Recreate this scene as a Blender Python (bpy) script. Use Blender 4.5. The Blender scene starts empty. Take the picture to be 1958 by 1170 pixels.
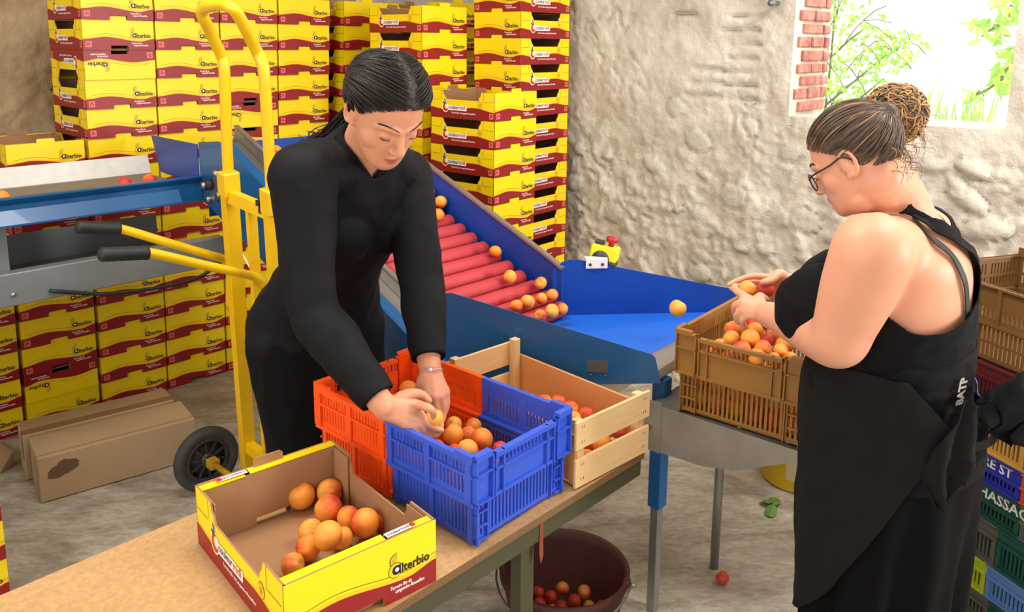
import bpy, bmesh, math, random
import numpy as np
from mathutils import Vector, Matrix, Quaternion, noise
random.seed(7); rng = np.random.default_rng(7)
SC = bpy.context.scene
COL = SC.collection
PI = math.pi
# ---------------------------------------------------------------- camera model and room frame
F, PITCH, ROLL = 1569.8, math.radians(10.1847), math.radians(.5424)
CX, CY, CAMH = 979.0, 362.47, 1.70
YAW = math.radians(47)
U = Vector((math.cos(YAW), math.sin(YAW), 0)); V = Vector((-math.sin(YAW), math.cos(YAW), 0))
CAM = Vector((0, 0, CAMH))
def ray(px, py):
    x, y = px - CX, py - CY
    c, s = math.cos(-ROLL), math.sin(-ROLL)
    x, y = x*c - y*s, x*s + y*c
    xc, up = x/F, -y/F
    c, s = math.cos(PITCH), math.sin(PITCH)
    return Vector((xc, c + up*s, -s + up*c))
def atz(px, py, z): r = ray(px, py); return CAM + r*((z - CAMH)/r.z)
def aty(px, py, y): r = ray(px, py); return CAM + r*(y/r.y)
def onu(px, py, u): r = ray(px, py); return CAM + r*(u/r.dot(U))
def onv(px, py, v): r = ray(px, py); return CAM + r*(v/r.dot(V))
def R(u, v, z=0.0): return U*u + V*v + Vector((0, 0, z))
def uv(p): return Vector((p.dot(U), p.dot(V), p.z))

# ---------------------------------------------------------------- materials
def srgb(r, g, b):
    f = lambda c: (c/255/12.92) if c/255 <= .04045 else ((c/255 + .055)/1.055)**2.4
    return (f(r), f(g), f(b), 1)
def _nt(name):
    m = bpy.data.materials.new(name); m.use_nodes = True
    nt = m.node_tree; return m, nt, nt.nodes['Principled BSDF']
def nd(nt, t, **kw):
    n = nt.nodes.new(t)
    for k, v in kw.items():
        if k in n.inputs: n.inputs[k].default_value = v
        else: setattr(n, k, v)
    return n
def mat(name, col, rough=.6, metal=0., var=.0, vscale=8., bump=0., bscale=60., coat=0., spec=.5, col2=None, sss=0., stretch=None, detail=4.):
    """plain procedural surface: base colour, slow noise mottling towards col2, fine noise bump"""
    m, nt, b = _nt(name)
    b.inputs['Base Color'].default_value = col
    b.inputs['Roughness'].default_value = rough; b.inputs['Metallic'].default_value = metal
    b.inputs['Coat Weight'].default_value = coat; b.inputs['Specular IOR Level'].default_value = spec
    if sss:
        b.inputs['Subsurface Weight'].default_value = sss; b.inputs['Subsurface Radius'].default_value = (.012, .004, .002); b.inputs['Subsurface Scale'].default_value = 1
    tc = nd(nt, 'ShaderNodeTexCoord'); mp = nd(nt, 'ShaderNodeMapping')
    nt.links.new(tc.outputs['Object'], mp.inputs[0])
    if stretch: mp.inputs['Scale'].default_value = stretch
    if var > 0:
        n = nd(nt, 'ShaderNodeTexNoise', Scale=vscale, Detail=detail, Roughness=.6); nt.links.new(mp.outputs[0], n.inputs['Vector'])
        rp = nd(nt, 'ShaderNodeValToRGB'); nt.links.new(n.outputs[0], rp.inputs[0])
        c2 = col2 or tuple(c*.55 for c in col[:3]) + (1,)
        rp.color_ramp.elements[0].position = .5 - .25; rp.color_ramp.elements[1].position = .5 + .25
        mx = lambda a, c, t: tuple(a[i]*(1-t) + c[i]*t for i in range(3)) + (1,)
        rp.color_ramp.elements[0].color = mx(col, c2, var); rp.color_ramp.elements[1].color = col
        nt.links.new(rp.outputs[0], b.inputs['Base Color'])
    if bump > 0:
        n2 = nd(nt, 'ShaderNodeTexNoise', Scale=bscale, Detail=3.); nt.links.new(mp.outputs[0], n2.inputs['Vector'])
        bp = nd(nt, 'ShaderNodeBump', Strength=bump, Distance=.004); nt.links.new(n2.outputs[0], bp.inputs['Height'])
        nt.links.new(bp.outputs[0], b.inputs['Normal'])
    return m
M = {}
M['yellow'] = mat('carton yellow print', srgb(252, 219, 6), .42, var=.06, vscale=5)
M['yellow2'] = mat('carton golden stripe', srgb(246, 196, 24), .42)
M['red'] = mat('carton red print', srgb(148, 20, 24), .4, var=.2, vscale=5)
M['darkline'] = mat('carton dark line', srgb(120, 60, 10), .5)
M['white'] = mat('white print', srgb(250, 245, 238), .5)
M['pink'] = mat('pink print', srgb(232, 110, 110), .5)
M['black'] = mat('black print', srgb(22, 20, 22), .5)
M['navy'] = mat('navy print', srgb(28, 26, 50), .5)
M['redprint'] = mat('bright red print', srgb(205, 30, 30), .5)
M['leafgreen'] = mat('green print', srgb(30, 66, 34), .5)
M['kraft'] = mat('brown kraft cardboard', srgb(165, 122, 84), .85, var=.18, vscale=30, bump=.08, bscale=200)
M['kraft2'] = mat('pale kraft cardboard', srgb(176, 147, 112), .85, var=.22, vscale=9, bump=.06, bscale=200)
M['tornpaper'] = mat('torn cardboard patch', srgb(110, 80, 58), .9, var=.6, vscale=40)
M['tape'] = mat('brown parcel tape', srgb(140, 108, 72), .3, var=.1)
M['orange'] = mat('orange plastic', srgb(250, 84, 8), .42, var=.12, vscale=12)
M['blueplastic'] = mat('blue plastic', srgb(46, 84, 205), .42, var=.15, vscale=12, col2=srgb(100, 120, 190))
M['brownplastic'] = mat('tan brown plastic', srgb(150, 104, 44), .48, var=.25, vscale=10)
M['brownplastic2'] = mat('dark tan plastic', srgb(128, 92, 50), .5, var=.25, vscale=10)
M['maroonplastic'] = mat('maroon plastic', srgb(98, 24, 34), .45, var=.2)
M['sandplastic'] = mat('sand yellow plastic', srgb(205, 158, 78), .5, var=.2)
M['navyplastic'] = mat('deep blue plastic', srgb(42, 54, 172), .42, var=.2)
M['redorange'] = mat('red orange plastic', srgb(216, 82, 48), .45, var=.15)
M['greenplastic'] = mat('bottle green plastic', srgb(16, 84, 68), .45, var=.25)
M['greyplastic'] = mat('grey plastic', srgb(96, 98, 92), .5, var=.25)
M['limeplastic'] = mat('lime green plastic', srgb(190, 210, 30), .45, var=.12)
M['skyplastic'] = mat('light blue plastic', srgb(96, 142, 205), .45, var=.15)
M['pinewood'] = mat('pale poplar wood', srgb(230, 196, 142), .7, var=.45, vscale=6, col2=srgb(205, 150, 88), stretch=(1.5, 14, 14), bump=.12, bscale=40)
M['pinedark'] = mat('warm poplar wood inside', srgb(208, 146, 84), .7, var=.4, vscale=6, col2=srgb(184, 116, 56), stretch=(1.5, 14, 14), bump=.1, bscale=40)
M['chip'] = mat('chipboard', srgb(204, 164, 112), .8, var=.55, vscale=90, col2=srgb(146, 104, 60), bump=.3, bscale=300, detail=6)
M['chipedge'] = mat('chipboard edge', srgb(130, 96, 58), .9, var=.6, vscale=160, bump=.6, bscale=250)
M['machblue'] = mat('machine blue paint', srgb(14, 82, 134), .32, var=.12, vscale=4, coat=.2)
M['trayblue'] = mat('tray blue sheet', srgb(0, 62, 156), .42, var=.08, vscale=6)
M['traytop'] = mat('tray blue rubber', srgb(22, 96, 208), .5, var=.12, vscale=10, bump=.06, bscale=150)
M['steel'] = mat('brushed steel', srgb(176, 174, 170), .34, metal=.85, var=.3, vscale=10, stretch=(1, 10, 1))
M['steelworn'] = mat('worn stainless sheet', srgb(190, 184, 174), .36, metal=.8, var=.45, vscale=9, col2=srgb(120, 112, 102))
M['galv'] = mat('galvanised grey beam', srgb(134, 138, 142), .42, metal=.4, var=.3, vscale=6)
M['darksheet'] = mat('dark steel sheet', srgb(92, 92, 88), .5, metal=.3, var=.3, vscale=5)
M['whitepaint'] = mat('worn white sheet', srgb(226, 226, 222), .4, var=.25, vscale=26, col2=srgb(150, 140, 128))
M['belt'] = mat('brown conveyor belt', srgb(136, 124, 104), .7, var=.2, vscale=14)
M['roller'] = mat('red rubber roller', srgb(178, 46, 54), .6, var=.25, vscale=30, col2=srgb(206, 98, 98), stretch=(2, 14, 14), bump=.15, bscale=120)
M['blackrubber'] = mat('black rubber', srgb(30, 30, 30), .6, var=.15, bump=.1)
M['tyre'] = mat('grey black tyre', srgb(52, 50, 48), .8, var=.4, vscale=20, col2=srgb(92, 86, 80))
M['darkplastic'] = mat('charcoal plastic', srgb(46, 46, 48), .5)
M['truckyellow'] = mat('chipped yellow paint', srgb(246, 196, 8), .35, var=.15, vscale=20, coat=.25)
M['rustyyellow'] = mat('worn yellow paint with rust', srgb(214, 164, 24), .55, var=.7, vscale=28, col2=srgb(110, 60, 20))
M['estopyellow'] = mat('safety yellow plastic', srgb(236, 226, 16), .45)
M['buttonred'] = mat('red push button plastic', srgb(186, 22, 40), .4)
M['brownbucket'] = mat('dark red brown rubber', srgb(92, 44, 38), .6, var=.5, vscale=14, col2=srgb(46, 26, 24))
M['bucketyellow'] = mat('yellow pail plastic', srgb(226, 188, 22), .5, var=.15)
M['labelbeige'] = mat('faded paper label', srgb(206, 190, 150), .7, var=.4, vscale=18, col2=srgb(160, 90, 60))
M['olivesteel'] = mat('olive painted steel', srgb(74, 70, 44), .55, var=.3, vscale=10)
M['rust'] = mat('rusty red paint', srgb(140, 62, 34), .7, var=.4, vscale=30)
M['cable'] = mat('black cable', srgb(22, 22, 22), .5)
M['leaf'] = mat('green leaf', srgb(86, 134, 52), .5, var=.3, vscale=40)
M['darkleaf'] = mat('dull green leaf', srgb(58, 80, 50), .55, var=.4, vscale=40)
M['brick'] = mat('red brick', srgb(146, 70, 62), .9, var=.55, vscale=22, col2=srgb(214, 180, 160), bump=.4)
M['mortar'] = mat('lime mortar', srgb(214, 200, 182), .95, var=.3, vscale=24, bump=.5)
M['skin1'] = mat('warm light skin', srgb(214, 150, 116), .5, var=.12, vscale=16, col2=srgb(190, 108, 82), sss=.25, bump=.05, bscale=260)
M['skin2'] = mat('rosy light skin', srgb(224, 162, 130), .5, var=.16, vscale=12, col2=srgb(208, 116, 84), sss=.25, bump=.05, bscale=260)
M['lip'] = mat('lips', srgb(188, 104, 86), .45)
M['eyewhite'] = mat('eye white', srgb(235, 228, 222), .2)
M['lash'] = mat('dark lashes', srgb(34, 22, 18), .6)
M['hair1'] = mat('dark brown hair', srgb(33, 25, 23), .5, var=.3, vscale=40, col2=srgb(62, 48, 42), spec=.35)
M['hair2'] = mat('ash brown hair', srgb(68, 53, 45), .5, var=.4, vscale=40, col2=srgb(140, 112, 86))
M['hair2light'] = mat('honey blond hair', srgb(196, 152, 98), .5, var=.4, vscale=40, col2=srgb(118, 82, 52))
M['blackcloth'] = mat('black jersey', srgb(13, 13, 15), .9, spec=.2, var=.2, vscale=6, bump=.1, bscale=400)
M['trousers'] = mat('black cotton twill', srgb(11, 11, 12), .95, spec=.2, var=.2, vscale=8, bump=.15, bscale=300)
M['skirt'] = mat('black crepe', srgb(9, 9, 10), .95, spec=.15, var=.15, vscale=5, bump=.1, bscale=300)
M['apron'] = mat('charcoal cotton', srgb(24, 23, 24), .95, spec=.2, var=.15, vscale=5, bump=.15, bscale=350)
M['silver'] = mat('silver print', srgb(190, 188, 184), .35, metal=.3)
M['glass'] = mat('spectacle lens', srgb(235, 235, 240), .05)
M['glass'].node_tree.nodes['Principled BSDF'].inputs['Transmission Weight'].default_value = .95
M['glass'].node_tree.nodes['Principled BSDF'].inputs['IOR'].default_value = 1.05
M['tortoise'] = mat('dark tortoise frame', srgb(46, 22, 24), .3)

for k, lipc in (('skin1', srgb(190, 104, 88)), ('skin2', srgb(198, 104, 88))):
    nt = M[k].node_tree; b = nt.nodes['Principled BSDF']; src = b.inputs['Base Color'].links[0].from_socket
    at = nd(nt, 'ShaderNodeAttribute', attribute_name='lip'); mx = nd(nt, 'ShaderNodeMix', data_type='RGBA'); nt.links.new(at.outputs['Fac'], mx.inputs[0]); nt.links.new(src, mx.inputs[6]); mx.inputs[7].default_value = lipc; nt.links.new(mx.outputs[2], b.inputs['Base Color'])
def ribbed(name, col, scale, axis='X', strength=.5):
    m, nt, b = _nt(name); b.inputs['Base Color'].default_value = col; b.inputs['Roughness'].default_value = .7; b.inputs['Specular IOR Level'].default_value = .22
    tc = nd(nt, 'ShaderNodeTexCoord'); w = nd(nt, 'ShaderNodeTexWave', Scale=scale, Distortion=1.2, bands_direction=axis); w.inputs['Detail Scale'].default_value = .4
    nt.links.new(tc.outputs['Object'], w.inputs[0])
    bp = nd(nt, 'ShaderNodeBump', Strength=strength, Distance=.003); nt.links.new(w.outputs['Fac'], bp.inputs['Height']); nt.links.new(bp.outputs[0], b.inputs['Normal'])
    return m
M['ribcloth'] = ribbed('dark navy ribbed knit', srgb(8, 9, 14), 120., 'X', .22)
def dotted(name, col, scale):
    m, nt, b = _nt(name); b.inputs['Roughness'].default_value = .8
    b.inputs['Specular IOR Level'].default_value = .12
    tc = nd(nt, 'ShaderNodeTexCoord'); v = nd(nt, 'ShaderNodeTexVoronoi', Scale=scale); nt.links.new(tc.outputs['Object'], v.inputs[0])
    rp = nd(nt, 'ShaderNodeValToRGB'); nt.links.new(v.outputs[0], rp.inputs[0])
    rp.color_ramp.elements[0].color = tuple(c*.45 for c in col[:3]) + (1,); rp.color_ramp.elements[1].color = col; rp.color_ramp.elements[1].position = .5
    nt.links.new(rp.outputs[0], b.inputs['Base Color']); return m
M['mesh'] = dotted('black sports mesh', srgb(24, 24, 26), 190)

def apricot_mat():
    m, nt, b = _nt('apricot skin'); L = nt.links.new
    b.inputs['Roughness'].default_value = .52
    b.inputs['Subsurface Weight'].default_value = .15; b.inputs['Subsurface Radius'].default_value = (.01, .004, .002); b.inputs['Subsurface Scale'].default_value = 1
    oi = nd(nt, 'ShaderNodeObjectInfo'); tc = nd(nt, 'ShaderNodeTexCoord')
    sep = nd(nt, 'ShaderNodeSeparateXYZ'); L(tc.outputs['Generated'], sep.inputs[0])
    n = nd(nt, 'ShaderNodeTexNoise', Scale=3.2, Detail=5., Roughness=.6); L(tc.outputs['Generated'], n.inputs['Vector'])
    # flesh colour differs from fruit to fruit
    r0 = nd(nt, 'ShaderNodeValToRGB'); L(oi.outputs['Random'], r0.inputs[0])
    r0.color_ramp.elements[0].color = srgb(238, 166, 64); r0.color_ramp.elements[1].color = srgb(246, 138, 36)
    # red blush on one cheek
    ad = nd(nt, 'ShaderNodeMath', operation='MULTIPLY_ADD'); L(n.outputs[0], ad.inputs[0]); ad.inputs[1].default_value = .8; L(sep.outputs[0], ad.inputs[2])
    of = nd(nt, 'ShaderNodeMath', operation='MULTIPLY_ADD'); L(oi.outputs['Random'], of.inputs[0]); of.inputs[1].default_value = .42; L(ad.outputs[0], of.inputs[2])
    r1 = nd(nt, 'ShaderNodeValToRGB'); L(of.outputs[0], r1.inputs[0])
    r1.color_ramp.elements[0].position = .60; r1.color_ramp.elements[1].position = 1.0
    sc = nd(nt, 'ShaderNodeMath', operation='MULTIPLY'); L(of.outputs[0], sc.inputs[0]); sc.inputs[1].default_value = .62; L(sc.outputs[0], r1.inputs[0])
    mx = nd(nt, 'ShaderNodeMix', data_type='RGBA'); L(r1.outputs[0], mx.inputs[0]); L(r0.outputs[0], mx.inputs[6]); mx.inputs[7].default_value = srgb(206, 52, 34)
    L(mx.outputs[2], b.inputs['Base Color'])
    n2 = nd(nt, 'ShaderNodeTexNoise', Scale=60.); L(tc.outputs['Generated'], n2.inputs['Vector'])
    bp = nd(nt, 'ShaderNodeBump', Strength=.08, Distance=.002); L(n2.outputs[0], bp.inputs['Height']); L(bp.outputs[0], b.inputs['Normal'])
    return m
M['apricot'] = apricot_mat()
M['apricotred'] = mat('dark red fruit skin', srgb(196, 38, 44), .5, var=.5, vscale=30, col2=srgb(224, 110, 50))
M['stemdark'] = mat('dry stem', srgb(40, 28, 20), .8)

# ---------------------------------------------------------------- mesh builder
class MB:
    def __init__(self): self.v = []; self.f = []; self.mi = []; self.mats = []; self.sm = []
    def m(self, key):
        if key not in self.mats: self.mats.append(key)
        return self.mats.index(key)
    def add(self, vs, fs, key, smooth=False, T=None):
        o = len(self.v); k = self.m(key)
        self.v += [tuple(T @ Vector(p)) if T is not None else tuple(p) for p in vs]
        for f in fs: self.f.append([o + i for i in f]); self.mi.append(k); self.sm.append(smooth)
    def box(self, a, b, key, T=None):
        (x0, y0, z0), (x1, y1, z1) = a, b
        vs = [(x0,y0,z0),(x1,y0,z0),(x1,y1,z0),(x0,y1,z0),(x0,y0,z1),(x1,y0,z1),(x1,y1,z1),(x0,y1,z1)]
        self.add(vs, [(0,3,2,1),(4,5,6,7),(0,1,5,4),(1,2,6,5),(2,3,7,6),(3,0,4,7)], key, T=T)
    def cbox(self, a, b, key, c=.002, T=None):
        """box with chamfered vertical and horizontal edges (built as a bevelled hull)"""
        bm = bmesh.new(); bmesh.ops.create_cube(bm, size=1)
        A, B = Vector(a), Vector(b)
        for v in bm.verts: v.co = Vector(((A+B)[i]/2 + v.co[i]*(B-A)[i] for i in range(3)))
        bmesh.ops.bevel(bm, geom=bm.edges[:], offset=c, segments=1, affect='EDGES', profile=.5)
        self.bm(bm, key, T=T)
    def bm(self, bm, key, smooth=False, T=None):
        bm.verts.ensure_lookup_table(); bm.verts.index_update()
        self.add([v.co[:] for v in bm.verts], [[v.index for v in f.verts] for f in bm.faces], key, smooth, T); bm.free()
    def bar(self, p, q, w, h, key, up=(0, 0, 1)):
        """rectangular bar from p to q, w across, h along 'up'"""
        p, q = Vector(p), Vector(q); d = (q - p).normalized(); u = Vector(up); s = d.cross(u)
        if s.length < 1e-4: s = d.cross(Vector((1, 0, 0)))
        s.normalize(); u = s.cross(d)
        vs = [p + s*a*w/2 + u*b*h/2 for a, b in ((-1,-1),(1,-1),(1,1),(-1,1))] + [q + s*a*w/2 + u*b*h/2 for a, b in ((-1,-1),(1,-1),(1,1),(-1,1))]
        self.add(vs, [(3,2,1,0),(4,5,6,7),(0,1,5,4),(1,2,6,5),(2,3,7,6),(3,0,4,7)], key)
    def tube(self, pts, rad, key, seg=10, cap=True, sub=0, smooth=True, squash=None):
        pts = [Vector(p) for p in pts]; n = len(pts)
        rad = [rad]*n if isinstance(rad, (int, float)) else list(rad)
        if sub:
            P, Q = [], []
            for i in range(n-1):
                p0, p1, p2, p3 = pts[max(i-1, 0)], pts[i], pts[i+1], pts[min(i+2, n-1)]
                for k in range(sub):
                    t = k/sub
                    P.append(.5*((2*p1) + (p2-p0)*t + (2*p0-5*p1+4*p2-p3)*t*t + (3*p1-p0-3*p2+p3)*t**3)); Q.append(rad[i]*(1-t) + rad[i+1]*t)
            pts, rad = P + [pts[-1]], Q + [rad[-1]]; n = len(pts)
        vs = []; ref = None
        for i in range(n):
            d = (pts[min(i+1, n-1)] - pts[max(i-1, 0)])
            d = d.normalized() if d.length > 1e-9 else Vector((0, 0, 1))
            if ref is None: ref = d.orthogonal()
            ref = (ref - d*ref.dot(d)); ref = ref.normalized() if ref.length > 1e-6 else d.orthogonal().normalized()
            b = d.cross(ref)
            for k in range(seg):
                a = 2*PI*k/seg; vs.append(pts[i] + (ref*math.cos(a) + b*math.sin(a))*rad[i])
        fs = [(i*seg + k, i*seg + (k+1) % seg, (i+1)*seg + (k+1) % seg, (i+1)*seg + k) for i in range(n-1) for k in range(seg)]
        if cap: fs += [tuple(range(seg))[::-1], tuple((n-1)*seg + k for k in range(seg))]
        self.add(vs, fs, key, smooth)
    def lathe(self, prof, key, seg=32, T=None, smooth=True, close=False):
        vs = [(r*math.cos(2*PI*k/seg), r*math.sin(2*PI*k/seg), z) for r, z in prof for k in range(seg)]
        n = len(prof)
        fs = [(i*seg + k, i*seg + (k+1) % seg, (i+1)*seg + (k+1) % seg, (i+1)*seg + k) for i in range(n-1) for k in range(seg)]
        if close: fs += [((n-1)*seg + k, (n-1)*seg + (k+1) % seg, (k+1) % seg, k) for k in range(seg)]
        self.add(vs, fs, key, smooth, T)
    def prism(self, poly, t, key, T=None):
        """poly in local XZ-plane (x, z) extruded from y=0 to y=t"""
        n = len(poly)
        vs = [(x, 0, z) for x, z in poly] + [(x, t, z) for x, z in poly]
        fs = [tuple(range(n)), tuple(range(2*n-1, n-1, -1))] + [(i, n+i, n+(i+1) % n, (i+1) % n) for i in range(n)]
        self.add(vs, fs, key, T=T)
    def flat(self, poly, key, T=None):
        self.add([(x, 0, z) for x, z in poly], [tuple(range(len(poly)))], key, T=T)
    def mesh(self, name):
        me = bpy.data.meshes.new(name)
        me.from_pydata([tuple(p) for p in self.v], [], self.f)
        for k in self.mats: me.materials.append(M[k])
        me.polygons.foreach_set('material_index', self.mi); me.polygons.foreach_set('use_smooth', self.sm)
        me.update(); return me
def ob(name, mesh, parent=None, loc=None, rot=None):
    if isinstance(mesh, MB): mesh = mesh.mesh(name)
    o = bpy.data.objects.new(name, mesh); COL.objects.link(o)
    if parent is not None: o.parent = parent
    if loc is not None: o.location = loc
    if rot is not None: o.rotation_euler = rot
    return o
def tag(o, label=None, cat=None, group=None, kind=None):
    for k, v in (('label', label), ('category', cat), ('group', group), ('kind', kind)):
        if v: o[k] = v
    return o
def thing(name, label, cat, loc=(0, 0, 0), rotz=0., group=None):
    o = bpy.data.objects.new(name, None); COL.objects.link(o); o.location = loc; o.rotation_euler = (0, 0, rotz)
    o.empty_display_size = .05
    return tag(o, label, cat, group)
def bevel(o, w=.002, seg=2, ang=40):
    md = o.modifiers.new('bevel', 'BEVEL'); md.width = w; md.segments = seg; md.limit_method = 'ANGLE'; md.angle_limit = math.radians(ang); return o

_textcache = {}
def text_mesh(s, size=1., bold=0., italic=0., spacing=1.):
    """outline of a line of text as (verts, faces) in XZ, baseline at the origin"""
    key = (s, size, bold, italic, spacing)
    if key in _textcache: return _textcache[key]
    c = bpy.data.curves.new('lettering', 'FONT'); c.body = s; c.size = size; c.offset = bold; c.shear = italic; c.space_character = spacing
    c.resolution_u = 2; c.fill_mode = 'FRONT'; c.dimensions = '2D'
    o = bpy.data.objects.new('lettering', c); COL.objects.link(o)
    dg = bpy.context.evaluated_depsgraph_get(); dg.update()
    me = bpy.data.meshes.new_from_object(o.evaluated_get(dg))
    vs = [(v.co.x, 0., v.co.y) for v in me.vertices]; fs = [tuple(p.vertices) for p in me.polygons]
    bpy.data.objects.remove(o); bpy.data.curves.remove(c); bpy.data.meshes.remove(me)
    _textcache[key] = (vs, fs); return vs, fs
def textw(s, size, **k):
    vs, _ = text_mesh(s, size, **k); return max(v[0] for v in vs)
# ================================================================ SETTING
def concrete():
    m, nt, b = _nt('dusty concrete'); L = nt.links.new
    tc = nd(nt, 'ShaderNodeTexCoord')
    n1 = nd(nt, 'ShaderNodeTexNoise', Scale=2.6, Detail=8., Roughness=.65, Distortion=.6); n2 = nd(nt, 'ShaderNodeTexNoise', Scale=26., Detail=8., Roughness=.75)
    n3 = nd(nt, 'ShaderNodeTexVoronoi', Scale=70.)
    mp = nd(nt, 'ShaderNodeMapping'); mp.inputs['Rotation'].default_value = (0, 0, math.radians(-20)); mp.inputs['Scale'].default_value = (1, 2.4, 1)
    L(tc.outputs['Object'], mp.inputs[0])
    for n in (n1, n2): L(mp.outputs[0], n.inputs['Vector'])
    L(tc.outputs['Object'], n3.inputs['Vector'])
    r1 = nd(nt, 'ShaderNodeValToRGB'); L(n1.outputs[0], r1.inputs[0])
    r1.color_ramp.elements[0].position = .34; r1.color_ramp.elements[0].color = srgb(146, 135, 118); r1.color_ramp.elements[1].position = .66; r1.color_ramp.elements[1].color = srgb(214, 205, 188)
    r2 = nd(nt, 'ShaderNodeValToRGB'); L(n2.outputs[0], r2.inputs[0])
    r2.color_ramp.elements[0].position = .3; r2.color_ramp.elements[0].color = (.45, .42, .38, 1); r2.color_ramp.elements[1].position = .62; r2.color_ramp.elements[1].color = (1, 1, 1, 1)
    mx = nd(nt, 'ShaderNodeMix', data_type='RGBA', blend_type='MULTIPLY'); mx.inputs[0].default_value = .8
    L(r1.outputs[0], mx.inputs[6]); L(r2.outputs[0], mx.inputs[7])
    r3 = nd(nt, 'ShaderNodeValToRGB'); L(n3.outputs[0], r3.inputs[0]); r3.color_ramp.elements[0].position = .05; r3.color_ramp.elements[0].color = (.4, .36, .3, 1); r3.color_ramp.elements[1].position = .12; r3.color_ramp.elements[1].color = (1, 1, 1, 1)
    mx2 = nd(nt, 'ShaderNodeMix', data_type='RGBA', blend_type='MULTIPLY'); mx2.inputs[0].default_value = .5
    L(mx.outputs[2], mx2.inputs[6]); L(r3.outputs[0], mx2.inputs[7]); L(mx2.outputs[2], b.inputs['Base Color'])
    b.inputs['Roughness'].default_value = .85
    bp = nd(nt, 'ShaderNodeBump', Strength=.35, Distance=.006); L(n2.outputs[0], bp.inputs['Height']); L(bp.outputs[0], b.inputs['Normal'])
    return m
M['concrete'] = concrete()
def plaster(name, c0, c1, stone):
    m, nt, b = _nt(name); L = nt.links.new
    tc = nd(nt, 'ShaderNodeTexCoord'); at = nd(nt, 'ShaderNodeAttribute', attribute_name='stone')
    n1 = nd(nt, 'ShaderNodeTexNoise', Scale=3.5, Detail=8., Roughness=.6); n2 = nd(nt, 'ShaderNodeTexNoise', Scale=38., Detail=6., Roughness=.7)
    for n in (n1, n2): L(tc.outputs['Object'], n.inputs['Vector'])
    r1 = nd(nt, 'ShaderNodeValToRGB'); L(n1.outputs[0], r1.inputs[0])
    r1.color_ramp.elements[0].position = .36; r1.color_ramp.elements[0].color = c1; r1.color_ramp.elements[1].position = .62; r1.color_ramp.elements[1].color = c0
    mx = nd(nt, 'ShaderNodeMix', data_type='RGBA'); L(at.outputs['Fac'], mx.inputs[0]); L(r1.outputs[0], mx.inputs[6]); mx.inputs[7].default_value = stone
    L(mx.outputs[2], b.inputs['Base Color']); b.inputs['Roughness'].default_value = .92; b.inputs['Specular IOR Level'].default_value = .2
    bp = nd(nt, 'ShaderNodeBump', Strength=.9, Distance=.012); L(n2.outputs[0], bp.inputs['Height']); L(bp.outputs[0], b.inputs['Normal'])
    return m
M['plaster'] = plaster('limewashed rubble plaster', srgb(234, 226, 212), srgb(208, 197, 180), srgb(208, 200, 186))
M['plasterbrown'] = plaster('bare brown plaster', srgb(208, 182, 146), srgb(176, 148, 112), srgb(190, 166, 132))

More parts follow.
